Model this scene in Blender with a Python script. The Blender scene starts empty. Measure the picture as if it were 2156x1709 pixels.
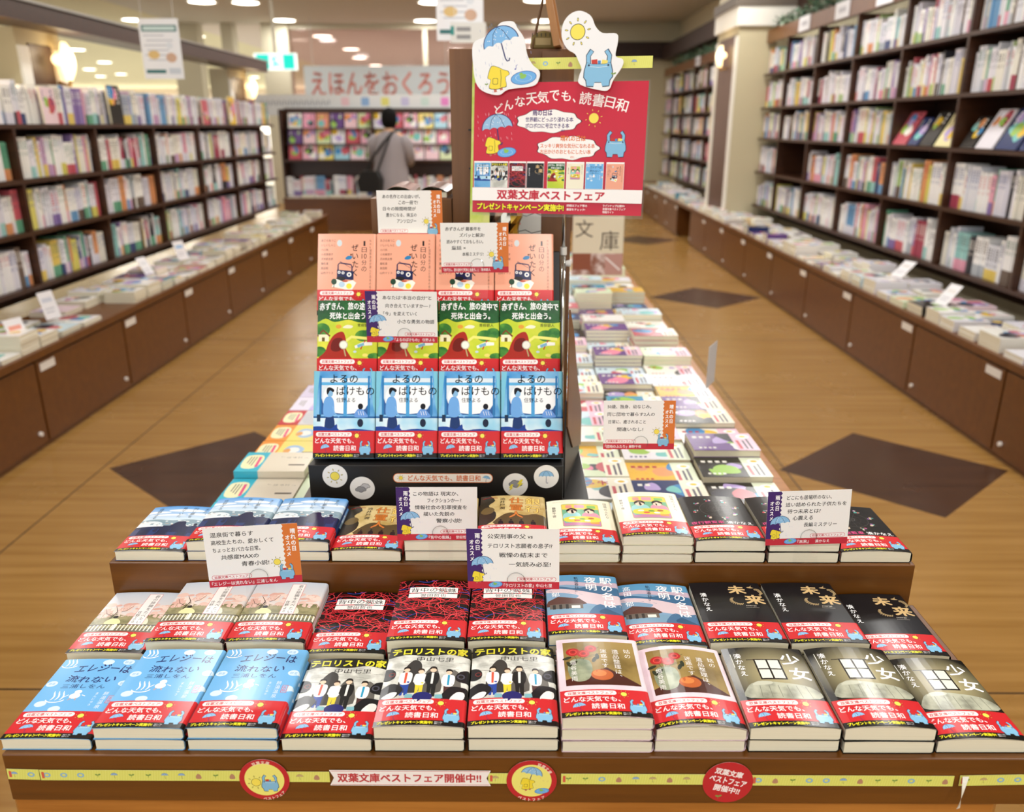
import bpy, bmesh, math, random
from mathutils import Vector, Matrix, Euler
from mathutils.geometry import tessellate_polygon

# ------------------------------------------------------------------ camera, world, exposure, room lights
SC = bpy.context.scene
COL = SC.collection
PI = math.pi
R = math.radians
cam_d = bpy.data.cameras.new('camera')
cam_d.sensor_width = 36.0
cam_d.lens = 36.0 * 1720.0 / 2156.0
cam_d.clip_start = 0.05
cam_d.clip_end = 120
cam_d.dof.use_dof = True
cam_d.dof.focus_distance = 1.12
cam_d.dof.aperture_fstop = 4.1
cam_o = bpy.data.objects.new('camera', cam_d)
COL.objects.link(cam_o)
cam_o.location = (0, 0, 1.48)
cam_o.rotation_euler = (R(90 - 18.97), 0, R(0.35))
SC.camera = cam_o

vs = SC.view_settings
vs.view_transform = 'Standard'
vs.look = 'None'
vs.gamma = 1.0
vs.use_curve_mapping = False
vs.exposure = 0.14
try:
    SC.cycles.max_bounces = 8
    SC.cycles.diffuse_bounces = 4
    SC.cycles.transparent_max_bounces = 24
    SC.cycles.caustics_reflective = False
    SC.cycles.caustics_refractive = False
    SC.cycles.sample_clamp_indirect = 6.0
except Exception:
    pass

world = bpy.data.worlds.new('shop_surroundings')
SC.world = world
world.use_nodes = True
bg = world.node_tree.nodes['Background']
bg.inputs['Color'].default_value = (0.94, 0.975, 1.0, 1)
bg.inputs['Strength'].default_value = 1.35

CEIL = 3.30
LAMPS = []          # (x, y) of the store's round ceiling lights
for yy in (-1.2, 1.3, 3.9, 6.5, 9.1, 11.6):
    for xx in (-1.55, 0.40, 2.1):
        LAMPS.append((xx, yy))
LAMPS += [(-3.6, 5.2), (-4.3, 9.6), (-4.25, 14.1), (-1.34, 14.1), (0.30, 13.9), (-4.27, 16.4), (-1.70, 16.5), (0.47, 16.5)]
for i, (xx, yy) in enumerate(LAMPS):
    ld = bpy.data.lights.new('downlight_glow', 'AREA')
    ld.shape = 'DISK'
    ld.size = 0.36
    ld.energy = 20 if yy < 13 else 18
    ld.color = (1.0, 0.99, 0.965)
    lo = bpy.data.objects.new('downlight_glow', ld)
    COL.objects.link(lo)
    lo.location = (xx, yy, CEIL - 0.03)

# ------------------------------------------------------------------ small helpers
def lin(c):
    return c / 12.92 if c <= 0.04045 else ((c + 0.055) / 1.055) ** 2.4

def hexc(h):
    h = h.lstrip('#')
    return tuple(lin(int(h[i:i + 2], 16) / 255) for i in (0, 2, 4)) + (1.0,)

MATS = {}
FIN = {'gloss': (0.22, 0.32), 'matte': (0.55, 0.4), 'satin': (0.38, 0.45), 'flat': (0.8, 0.2)}

def mat(c, fin='matte'):
    """c: '#hex'; ('n', a, b, scale) mottled print; ('v', a, b, y0, y1) printed ramp along y (mm); ('r', a, b, cx, cy, rad) printed glow"""
    k = (c, fin)
    if k in MATS:
        return MATS[k]
    m = bpy.data.materials.new('print_' + (c if isinstance(c, str) else c[0] + c[1]).replace('#', ''))
    m.use_nodes = True
    nt = m.node_tree
    b = nt.nodes['Principled BSDF']
    b.inputs['Roughness'].default_value = FIN[fin][0]
    b.inputs['Specular IOR Level'].default_value = FIN[fin][1]
    if isinstance(c, str):
        b.inputs['Base Color'].default_value = hexc(c)
    else:
        tc = nt.nodes.new('ShaderNodeTexCoord')
        ramp = nt.nodes.new('ShaderNodeValToRGB')
        ramp.color_ramp.elements[0].color = hexc(c[1])
        ramp.color_ramp.elements[1].color = hexc(c[2])
        if c[0] == 'n':
            n = nt.nodes.new('ShaderNodeTexNoise')
            n.inputs['Scale'].default_value = c[3]
            n.inputs['Detail'].default_value = 3
            nt.links.new(tc.outputs['Object'], n.inputs['Vector'])
            ramp.color_ramp.elements[0].position = 0.38
            ramp.color_ramp.elements[1].position = 0.62
            nt.links.new(n.outputs['Fac'], ramp.inputs['Fac'])
        elif c[0] == 'v':
            s = nt.nodes.new('ShaderNodeSeparateXYZ')
            mr = nt.nodes.new('ShaderNodeMapRange')
            mr.inputs['From Min'].default_value = c[3] / 1000
            mr.inputs['From Max'].default_value = c[4] / 1000
            nt.links.new(tc.outputs['Object'], s.inputs[0])
            nt.links.new(s.outputs['Y'], mr.inputs['Value'])
            nt.links.new(mr.outputs['Result'], ramp.inputs['Fac'])
        elif c[0] == 'r':
            vm = nt.nodes.new('ShaderNodeVectorMath')
            vm.operation = 'DISTANCE'
            sep = nt.nodes.new('ShaderNodeSeparateXYZ')
            cmb = nt.nodes.new('ShaderNodeCombineXYZ')
            nt.links.new(tc.outputs['Object'], sep.inputs[0])
            nt.links.new(sep.outputs['X'], cmb.inputs['X'])
            nt.links.new(sep.outputs['Y'], cmb.inputs['Y'])
            nt.links.new(cmb.outputs[0], vm.inputs[0])
            vm.inputs[1].default_value = (c[3] / 1000, c[4] / 1000, 0)
            mr = nt.nodes.new('ShaderNodeMapRange')
            mr.inputs['From Max'].default_value = c[5] / 1000
            nt.links.new(vm.outputs['Value'], mr.inputs['Value'])
            nt.links.new(mr.outputs['Result'], ramp.inputs['Fac'])
        nt.links.new(ramp.outputs[0], b.inputs['Base Color'])
    MATS[k] = m
    return m

def nodemat(name, base, rough=0.5, spec=0.5, metal=0.0, emit=None, estr=0.0, coat=0.0):
    m = bpy.data.materials.new(name)
    m.use_nodes = True
    b = m.node_tree.nodes['Principled BSDF']
    b.inputs['Base Color'].default_value = hexc(base)
    b.inputs['Roughness'].default_value = rough
    b.inputs['Specular IOR Level'].default_value = spec
    b.inputs['Metallic'].default_value = metal
    b.inputs['Coat Weight'].default_value = coat
    if emit:
        b.inputs['Emission Color'].default_value = hexc(emit)
        b.inputs['Emission Strength'].default_value = estr
    return m

def woodmat(name, a, b_, stretch=(2, 40, 40), rough=0.35, scale=1.0, coat=0.0, sharp=(0.3, 0.7)):
    m = nodemat(name, a, rough, 0.5, coat=coat)
    nt = m.node_tree
    b = nt.nodes['Principled BSDF']
    tc = nt.nodes.new('ShaderNodeTexCoord')
    mp = nt.nodes.new('ShaderNodeMapping')
    mp.inputs['Scale'].default_value = stretch
    n = nt.nodes.new('ShaderNodeTexNoise')
    n.inputs['Scale'].default_value = scale
    n.inputs['Detail'].default_value = 6
    n.inputs['Roughness'].default_value = 0.65
    rp = nt.nodes.new('ShaderNodeValToRGB')
    rp.color_ramp.elements[0].position = sharp[0]
    rp.color_ramp.elements[1].position = sharp[1]
    rp.color_ramp.elements[0].color = hexc(a)
    rp.color_ramp.elements[1].color = hexc(b_)
    nt.links.new(tc.outputs['Object'], mp.inputs['Vector'])
    nt.links.new(mp.outputs[0], n.inputs['Vector'])
    nt.links.new(n.outputs['Fac'], rp.inputs['Fac'])
    nt.links.new(rp.outputs[0], b.inputs['Base Color'])
    return m

def clearmat(name, tint='#eef4f4', gl=0.08, rough=0.05):
    m = bpy.data.materials.new(name)
    m.use_nodes = True
    nt = m.node_tree
    for n in list(nt.nodes):
        nt.nodes.remove(n)
    out = nt.nodes.new('ShaderNodeOutputMaterial')
    mx = nt.nodes.new('ShaderNodeMixShader')
    tr = nt.nodes.new('ShaderNodeBsdfTransparent')
    tr.inputs[0].default_value = hexc(tint)
    gs = nt.nodes.new('ShaderNodeBsdfGlossy')
    gs.inputs['Roughness'].default_value = rough
    mx.inputs[0].default_value = gl
    nt.links.new(tr.outputs[0], mx.inputs[1])
    nt.links.new(gs.outputs[0], mx.inputs[2])
    nt.links.new(mx.outputs[0], out.inputs['Surface'])
    return m

def tag(o, label=None, cat=None, group=None, kind=None):
    if label: o['label'] = label
    if cat: o['category'] = cat
    if group: o['group'] = group
    if kind: o['kind'] = kind
    return o

def empty(name, loc, rot=(0, 0, 0), label=None, cat=None, group=None):
    o = bpy.data.objects.new(name, None)
    COL.objects.link(o)
    o.location = loc
    o.rotation_euler = rot
    o.empty_display_size = 0.05
    return tag(o, label, cat, group)

def link(name, me, parent=None, loc=None, rot=None):
    o = bpy.data.objects.new(name, me)
    COL.objects.link(o)
    if parent: o.parent = parent
    if loc is not None: o.location = loc
    if rot is not None: o.rotation_euler = rot
    return o

class MB:
    """collects faces with material slots, then links them as one mesh object"""
    def __init__(s):
        s.v = []; s.f = []; s.mi = []; s.mats = []
    def slot(s, m):
        if m not in s.mats: s.mats.append(m)
        return s.mats.index(m)
    def add(s, vs_, fs_, m):
        n = len(s.v); k = s.slot(m)
        s.v += [tuple(q) for q in vs_]
        for f in fs_:
            s.f.append(tuple(n + i for i in f)); s.mi.append(k)
        return s
    def box(s, x0, x1, y0, y1, z0, z1, m, mtx=None):
        v = [Vector((x, y, z)) for z in (z0, z1) for y in (y0, y1) for x in (x0, x1)]
        if mtx: v = [mtx @ q for q in v]
        return s.add(v, [(0, 2, 3, 1), (4, 5, 7, 6), (0, 1, 5, 4), (2, 6, 7, 3), (0, 4, 6, 2), (1, 3, 7, 5)], m)
    def prism(s, pts, z0, z1, m, mtx=None, axis='z'):
        """extrude a simple polygon"""
        n = len(pts)
        def p(a, b, c):
            return {'z': (a, b, c), 'x': (c, a, b), 'y': (a, c, b)}[axis]
        v = [Vector(p(a, b, z0)) for a, b in pts] + [Vector(p(a, b, z1)) for a, b in pts]
        if mtx: v = [mtx @ q for q in v]
        t = tessellate_polygon([[Vector((a, b, 0)) for a, b in pts]])
        fs = [tuple(reversed(q)) for q in t] + [tuple(i + n for i in q) for q in t]
        fs += [(i, (i + 1) % n, n + (i + 1) % n, n + i) for i in range(n)]
        return s.add(v, fs, m)
    def tube(s, pts, r, m, n=10, cap=True):
        pts = [Vector(p) for p in pts]
        rr = r if isinstance(r, (list, tuple)) else [r] * len(pts)
        rings = []
        for i, p in enumerate(pts):
            d = (pts[min(i + 1, len(pts) - 1)] - pts[max(i - 1, 0)]).normalized()
            u = d.orthogonal().normalized() if i == 0 else (u - d * u.dot(d)).normalized()
            w = d.cross(u)
            rings.append([p + (u * math.cos(2 * PI * k / n) + w * math.sin(2 * PI * k / n)) * rr[i] for k in range(n)])
        v = [q for g in rings for q in g]
        f = [(i * n + k, i * n + (k + 1) % n, (i + 1) * n + (k + 1) % n, (i + 1) * n + k) for i in range(len(pts) - 1) for k in range(n)]
        if cap: f += [tuple(range(n))[::-1], tuple((len(pts) - 1) * n + k for k in range(n))]
        return s.add(v, f, m)
    def mesh(s, name, smooth=False):
        me = bpy.data.meshes.new(name)
        me.from_pydata([tuple(q) for q in s.v], [], s.f)
        for m in s.mats: me.materials.append(m)
        me.polygons.foreach_set('material_index', s.mi)
        if smooth: me.polygons.foreach_set('use_smooth', [True] * len(s.f))
        me.update()
        bm = bmesh.new(); bm.from_mesh(me)
        bmesh.ops.recalc_face_normals(bm, faces=bm.faces[:])
        bm.to_mesh(me); bm.free()
        return me
    def build(s, name, parent=None, loc=None, rot=None, smooth=False, bevel=0.0):
        o = link(name, s.mesh(name, smooth), parent, loc, rot)
        if bevel:
            b = o.modifiers.new('soft_edges', 'BEVEL')
            b.width = bevel; b.segments = 2; b.limit_method = 'ANGLE'
        return o

def struct(o):
    o['kind'] = 'structure'
    return o

# ------------------------------------------------------------------ flat printed artwork (units: mm, y up)
TXT = {}
def tmesh(s, bold=0.0):
    k = (s, bold)
    if k not in TXT:
        c = bpy.data.curves.new('lettering', 'FONT')
        c.body = s
        c.size = 1.0
        c.resolution_u = 2
        o = bpy.data.objects.new('lettering', c)
        me = o.to_mesh()
        v = [(p.co.x, p.co.y) for p in me.vertices]
        f = [tuple(p.vertices) for p in me.polygons]
        o.to_mesh_clear()
        bpy.data.objects.remove(o)
        bpy.data.curves.remove(c)
        if bold >= 0.008:      # heavier lettering: the glyphs struck several times around their place
            n = len(v); d = bold * 0.8; vv = []; ff = []
            for i, (sx, sy) in enumerate(((-d, -d), (d, -d), (d, d), (-d, d), (0, 0))):
                vv += [(x + sx, y + sy) for x, y in v]
                ff += [tuple(i * n + q for q in t) for t in f]
            v, f = vv, ff
        TXT[k] = (v, f)
    return TXT[k]

LS = 0.009   # mm between printed layers
class Art:
    def __init__(s, w, h):
        s.w = w; s.h = h; s.it = []; s.L = 0
    def raw(s, v, f, c, same=False, nv=0):
        if same: s.sub = (getattr(s, 'sub', 0) + 1) % 12
        else: s.L += 1; s.sub = 0
        s.it.append((v, f, c, s.L + s.sub * .07, nv or len(v))); return s
    def rect(s, x, y, w, h, c, rot=0, same=False):
        p = [(x, y), (x + w, y), (x + w, y + h), (x, y + h)]
        if rot: p = s._rot(p, x + w / 2, y + h / 2, rot)
        return s.raw(p, [(0, 1, 2, 3)], c, same)
    def _rot(s, p, cx, cy, a):
        ca, sa = math.cos(R(a)), math.sin(R(a))
        return [(cx + (x - cx) * ca - (y - cy) * sa, cy + (x - cx) * sa + (y - cy) * ca) for x, y in p]
    def poly(s, p, c, same=False):
        t = tessellate_polygon([[Vector((a, b, 0)) for a, b in p]])
        return s.raw(list(p), [tuple(q) for q in t], c, same)
    def smooth(s, p, c, k=4, same=False):
        return s.poly(cr(p, k), c, same)
    def ell(s, cx, cy, rx, ry, c, n=28, rot=0, same=False):
        p = [(cx + rx * math.cos(2 * PI * i / n), cy + ry * math.sin(2 * PI * i / n)) for i in range(n)]
        if rot: p = s._rot(p, cx, cy, rot)
        return s.raw(p, [tuple(range(n))], c, same)
    def rrect(s, x, y, w, h, r, c, same=False):
        p = []
        for cx, cy, a0 in ((x + w - r, y + r, -90), (x + w - r, y + h - r, 0), (x + r, y + h - r, 90), (x + r, y + r, 180)):
            p += [(cx + r * math.cos(R(a0 + t)), cy + r * math.sin(R(a0 + t))) for t in range(0, 91, 15)]
        return s.raw(p, [tuple(range(len(p)))], c, same)
    def line(s, p, w, c, closed=False, same=False):
        q = list(p) + ([p[0]] if closed else [])
        v = []; f = []
        for i, (x, y) in enumerate(q):
            a = q[max(i - 1, 0)]; b = q[min(i + 1, len(q) - 1)]
            if closed and i in (0, len(q) - 1): a = q[-2]; b = q[1]
            dx, dy = b[0] - a[0], b[1] - a[1]
            l = math.hypot(dx, dy) or 1
            ww = w[i] if isinstance(w, (list, tuple)) else w
            nx, ny = -dy / l * ww / 2, dx / l * ww / 2
            v += [(x + nx, y + ny), (x - nx, y - ny)]
            if i: f.append((2 * i - 2, 2 * i - 1, 2 * i + 1, 2 * i))
        return s.raw(v, f, c, same)
    def text(s, t, x, y, w, h, c, bold=0.0, rot=0, shear=0.0, same=False, arc=0.0):
        v, f = tmesh(t, bold)
        x0 = min(a for a, b in v); x1 = max(a for a, b in v)
        y0 = min(b for a, b in v); y1 = max(b for a, b in v)
        k = w / (x1 - x0)
        ky = (h / (y1 - y0)) if h else k
        p = []
        for a, b in v:
            px = (a - x0) * k; py = (b - y0) * ky
            px += shear * py
            if arc:
                u = px / w - 0.5
                py += arc * (0.25 - u * u) * 4
            p.append((x + px, y + py))
        if rot: p = s._rot(p, x + w / 2, y + (h or 0) / 2, rot)
        return s.raw(p, f, c, same, len(p) // 5 if bold >= .008 else 0)
    def vtext(s, t, x, y, cw, ch, c, bold=0.0, shear=0.0):
        """vertical text: x = left, y = top, cw/ch cell size"""
        s.L += 1
        for i, g in enumerate(t):
            if g == ' ': continue
            v, f = tmesh(g, bold)
            if g == 'ー': v = [(0.5 + (b - 0.38), 0.38 - (a - 0.5)) for a, b in v]
            ox, oy = (0.55, 0.55) if g in '、。' else ((0.1, 0.08) if g in 'ゅょっャュョッ' else (0, 0))
            yb = y - (i + 1) * ch
            s.raw([(x + (a + ox) * cw * 0.94 + shear * (yb - y), yb + (b + oy + 0.10) * ch * 0.94) for a, b in v], f, c, True, len(v) // 5 if bold >= .008 else 0)
        return s
    def ring(s, cx, cy, r0, r1, c, n=48, ry=1.0):
        v = []
        for i in range(n):
            a = 2 * PI * i / n
            v += [(cx + r0 * math.cos(a), cy + r0 * ry * math.sin(a)), (cx + r1 * math.cos(a), cy + r1 * ry * math.sin(a))]
        return s.raw(v, [(2 * i, 2 * i + 1, (2 * i + 3) % (2 * n), (2 * i + 2) % (2 * n)) for i in range(n)], c)
    def arctext(s, t, cx, cy, r, a0, a1, size, c, bold=0.03, inside=False):
        s.L += 1
        n = len(t)
        for i, g in enumerate(t):
            a = R(a0 + (a1 - a0) * (i + 0.5) / n)
            v, f = tmesh(g, bold)
            th = a - PI / 2 if not inside else a + PI / 2
            bx, by = cx + r * math.cos(a), cy + r * math.sin(a)
            p = [((q[0] - 0.5) * size, (q[1] - 0.38) * size) for q in v]
            s.raw([(bx + q[0] * math.cos(th) - q[1] * math.sin(th), by + q[0] * math.sin(th) + q[1] * math.cos(th)) for q in p], f, c, True, len(p) // 5 if bold >= .008 else 0)
        return s
    def place(s, art, x, y, k):
        base = s.L + 1
        def clip(p, ax, lim, sg):
            o = []
            for i in range(len(p)):
                q, r = p[i - 1], p[i]
                qi, ri_ = (q[ax] - lim) * sg <= 0, (r[ax] - lim) * sg <= 0
                if qi != ri_:
                    t = (lim - q[ax]) / (r[ax] - q[ax]); o.append((q[0] + (r[0] - q[0]) * t, q[1] + (r[1] - q[1]) * t))
                if ri_: o.append(r)
            return o
        for v, f, c, L, nv in art.it:
            if any(a < 0 or b < 0 or a > art.w or b > art.h for a, b in v):
                v2, f2 = [], []
                for t in f:
                    p = [v[i] for i in t]
                    for ax, lim, sg in ((0, 0, -1), (0, art.w, 1), (1, 0, -1), (1, art.h, 1)):
                        if p: p = clip(p, ax, lim, sg)
                    if len(p) > 2:
                        f2.append(tuple(range(len(v2), len(v2) + len(p)))); v2 += p
                v, f, nv = v2, f2, max(len(v2), 1)
            s.it.append(([(x + a * k, y + b * k) for a, b in v], f, c, base + L, nv))
        s.L = base + art.L
        return s
    # -- little drawn props
    def sun(s, cx, cy, r, c='#f7e45c', o='#2a2a20', rays=8, ink=True):
        if ink: s.ell(cx, cy, r * 1.09, r * 1.09, o)
        s.ell(cx, cy, r, r, c)
        for i in range(rays):
            a = 2 * PI * i / rays + 0.2
            x, y = cx + 1.62 * r * math.cos(a), cy + 1.62 * r * math.sin(a)
            if ink: s.ell(x, y, r * 0.27, r * 0.12, o, 10, math.degrees(a), same=i > 0)
        for i in range(rays):
            a = 2 * PI * i / rays + 0.2
            x, y = cx + 1.62 * r * math.cos(a), cy + 1.62 * r * math.sin(a)
            s.ell(x, y, r * 0.19, r * 0.065, c, 10, math.degrees(a), same=i > 0)
        return s
    def brolly(s, x, y, w, c='#8fc3ea', o='#25306b', tilt=0, stick=True, dots=False):
        def T(pp): return s._rot([(x + a * w, y + b * w) for a, b in pp], x, y, tilt)
        top = [(0.5 * math.cos(R(a)), 0.44 * math.sin(R(a))) for a in range(0, 181, 12)]
        sc = []
        for k in range(4):
            x0 = -0.5 + k * 0.25
            sc += [(x0 + 0.25 * t, 0.05 * math.sin(PI * t)) for t in (0, .25, .5, .75)]
        if stick:
            s.line(T([(0, 0.4), (0, -0.42), (0.03, -0.5), (0.09, -0.5), (0.12, -0.44)]), w * 0.035, o)
        s.poly([(x + (a - x) * 1.05, y + (b - y) * 1.05) for a, b in T(top + sc[1:])], o)
        s.poly(T(top + sc[1:]), c)
        s.line(T([(0, 0.44), (-0.16, 0.3), (-0.25, 0.02)]), w * 0.015, o)
        s.line(T([(0, 0.44), (0.14, 0.3), (0.25, 0.02)]), w * 0.015, o, same=True)
        if dots:
            for i in range(16):
                a = R(25 + (i * 37) % 130); q = 0.18 + 0.24 * ((i * 7) % 5) / 5
                px, py = T([(q * 1.05 * math.cos(a), q * 0.9 * math.sin(a) + .03)])[0]
                s.ell(px, py, w * 0.012, w * 0.012, '#ffffff', 8, same=i > 0)
        return s
    def dungarees(s, x, y, w, o='#22304f'):
        """an empty pair of blue dungarees with books in the bib"""
        def T(pp, g=1.0): return [(x + (a * g) * w, y + ((b - .35) * g + .35) * w) for a, b in pp]
        for g in (-1, 1):
            s.line(T([(g * 0.24, 1.02), (g * 0.36, 0.84), (g * 0.34, 0.58)]), w * 0.17, o, same=g > 0)
        for g in (-1, 1):
            s.line(T([(g * 0.24, 1.00), (g * 0.36, 0.84), (g * 0.34, 0.56)]), w * 0.12, '#86bfe2', same=g > 0)
        s.rect(x - 0.24 * w, y + 0.52 * w, 0.2 * w, 0.2 * w, '#c8382c', 6)
        s.rect(x - 0.03 * w, y + 0.53 * w, 0.1 * w, 0.16 * w, '#4a8ec8')
        s.rect(x + 0.10 * w, y + 0.53 * w, 0.2 * w, 0.17 * w, '#f2e06a', -8)
        body = [(-0.40, 0.62), (-0.47, 0.36), (-0.48, 0.16), (-0.40, 0.06), (-0.37, -0.12), (-0.14, -0.13), (-0.11, 0.0), (0.11, 0.0), (0.16, -0.13), (0.38, -0.11), (0.40, 0.07), (0.48, 0.17), (0.47, 0.36), (0.40, 0.62), (0.2, 0.57), (-0.2, 0.57)]
        s.poly(T(body, 1.06), o)
        s.poly(T(body), '#86bfe2')
        s.ell(x - .33 * w, y + .54 * w, .035 * w, .035 * w, o, 10); s.ell(x + .33 * w, y + .54 * w, .035 * w, .035 * w, o, 10, same=True)
        s.line(T([(-.3, .5), (0, .47), (.3, .5)]), w * .015, '#e6f2fa')
        return s
    def raincoat(s, x, y, w, o='#3a3a2a'):
        def T(pp, g=1.0): return [(x + a * g * w, y + ((b - .45) * g + .45) * w) for a, b in pp]
        s.rect(x - 0.16 * w, y - 0.2 * w, 0.13 * w, 0.2 * w, '#c8705c', 10)
        s.rect(x + 0.1 * w, y - 0.12 * w, 0.13 * w, 0.2 * w, '#c8705c', 15)
        coat = [(-0.28, 0.86), (-0.42, 0.5), (-0.42, 0.36), (-0.3, 0.3), (-0.36, -0.02), (0.0, -0.06), (0.2, 0.0), (0.4, 0.06), (0.34, 0.4), (0.5, 0.52), (0.44, 0.66), (0.22, 0.72), (0.05, 0.8)]
        s.smooth(T(coat, 1.05), o, 3)
        s.smooth(T(coat), '#f4dd3c', 3)
        s.rrect(x - 0.22 * w, y + 0.12 * w, 0.24 * w, 0.26 * w, 0.05 * w, o)
        s.rrect(x - 0.20 * w, y + 0.14 * w, 0.20 * w, 0.22 * w, 0.04 * w, '#f4dd3c')
        s.line(T([(0.12, 0.72), (0.16, 0.4), (0.14, 0.02)]), w * 0.02, o)
        return s
    def puddle(s, x, y, w, o='#2f5fb0'):
        s.ell(x, y, w * 0.5, w * 0.24, o, rot=8)
        s.ell(x, y, w * 0.475, w * 0.22, '#6db1ea', rot=8)
        s.ring(x, y, w * 0.3, w * 0.315, '#d7ecfb', 32, 0.42)
        s.ell(x - .02 * w, y + 0.05 * w, w * 0.13, w * 0.08, '#8dc35a', rot=20)
        s.ell(x - .1 * w, y + 0.13 * w, w * 0.07, w * 0.055, '#8dc35a', rot=10)
        return s
    def rain(s, x, y, w, h, n, c='#8aa3d8', seed=1, l=2.2, t=0.22):
        g = random.Random(seed)
        for i in range(n):
            a, b = x + g.random() * w, y + g.random() * h
            s.line([(a, b), (a + l * .25, b - l)], t, c, same=i > 0)
        return s
    def sprout(s, x, y, w):
        s.line([(x, y), (x + .1 * w, y + .5 * w)], w * .06, '#6a8a40')
        s.ell(x - .15 * w, y + .6 * w, .3 * w, .17 * w, '#7d9c4c', rot=-25)
        s.ell(x + .35 * w, y + .65 * w, .3 * w, .17 * w, '#7d9c4c', rot=25, same=True)
        return s
    # -- meshing
    def into(s, mb, fin='gloss', f=None, z0=0.0, cuts=(), clip=True, flip=False):
        """f maps (x, y, z) mm -> metres Vector; cuts = x positions (mm) where the sheet bends"""
        W, H = s.w, s.h
        bm = bmesh.new()
        mats = []
        for v, fs, c, L, nv in s.it:
            m = mat(c, fin)
            if m not in mats: mats.append(m)
            k = mats.index(m)
            z = z0 + L * LS
            bv = [bm.verts.new((p[0], p[1], z + (i // nv) * .0004)) for i, p in enumerate(v)]
            for q in fs:
                try:
                    ff = bm.faces.new([bv[i] for i in q]); ff.material_index = k
                except ValueError:
                    pass
        if clip:
            for co, no in (((0, 0, 0), (-1, 0, 0)), ((W, 0, 0), (1, 0, 0)), ((0, 0, 0), (0, -1, 0)), ((0, H, 0), (0, 1, 0))):
                bmesh.ops.bisect_plane(bm, geom=bm.verts[:] + bm.edges[:] + bm.faces[:], dist=1e-5, plane_co=co, plane_no=no, clear_outer=True)
        for cx in cuts:
            bmesh.ops.bisect_plane(bm, geom=bm.verts[:] + bm.edges[:] + bm.faces[:], dist=1e-5, plane_co=(cx, 0, 0), plane_no=(1, 0, 0))
        bm.normal_update()
        for ff in bm.faces:
            if ff.normal.z < 0: ff.normal_flip()
        g = f or (lambda x, y, z: (x / 1000, y / 1000, z / 1000))
        bm.verts.index_update()
        vv = [g(*q.co) for q in bm.verts]
        n = len(mb.v)
        mb.v += [tuple(q) for q in vv]
        sl = [mb.slot(m) for m in mats]
        for ff in bm.faces:
            ids = [n + q.index for q in ff.verts]
            mb.f.append(tuple(ids)); mb.mi.append(sl[ff.material_index])
        bm.free()
        return mb

def cr(p, k=4):
    """closed Catmull-Rom through the points"""
    n = len(p); o = []
    for i in range(n):
        a, b, c, d = p[i - 1], p[i], p[(i + 1) % n], p[(i + 2) % n]
        for j in range(k):
            t = j / k
            o.append(tuple(0.5 * (2 * b[q] + (c[q] - a[q]) * t + (2 * a[q] - 5 * b[q] + 4 * c[q] - d[q]) * t * t + (3 * b[q] - a[q] - 3 * c[q] + d[q]) * t ** 3) for q in (0, 1)))
    return o

def art_mesh(mb, name):
    """mesh without the outward-normal recalculation (print layers are open sheets)"""
    me = bpy.data.meshes.new(name)
    me.from_pydata(mb.v, [], mb.f)
    for m in mb.mats: me.materials.append(m)
    me.polygons.foreach_set('material_index', mb.mi)
    me.update()
    return me
# ------------------------------------------------------------------ cover artwork (A6 covers, 105 x 148 mm)
W6, H6 = 105.0, 148.0
INK = '#1c1a1c'

def art_band():
    a = Art(W6, 46)
    a.rect(0, 0, W6, 46, '#cf2a2f')
    a.rect(0, 0, W6, 8.6, '#15120f')
    a.rrect(5, 36.2, 61, 7.6, 3.6, '#fff7f4')
    a.text('双葉文庫ベストフェア', 8.5, 37.4, 54, 5.3, '#c42630', 0.02)
    a.text('どんな天気でも、', 3.6, 24.6, 66, 9.2, '#ffffff', 0.012)
    a.text('読書日和', 35, 12.2, 38, 9.4, '#ffffff', 0.012)
    a.brolly(21, 16.5, 15, tilt=12)
    a.sun(74.5, 38.0, 3.6, rays=7)
    a.dungarees(88.5, 8.6, 20)
    a.text('プレゼントキャンペーン実施中!', 4, 1.9, 64, 5.0, '#f6ee2a', 0.04)
    a.text('詳細はフェア帯の', 70, 4.5, 9, 1.9, '#ffffff', same=True)
    a.text('裏面をチェック!', 70, 1.9, 8, 1.9, '#ffffff', same=True)
    return a

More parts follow.
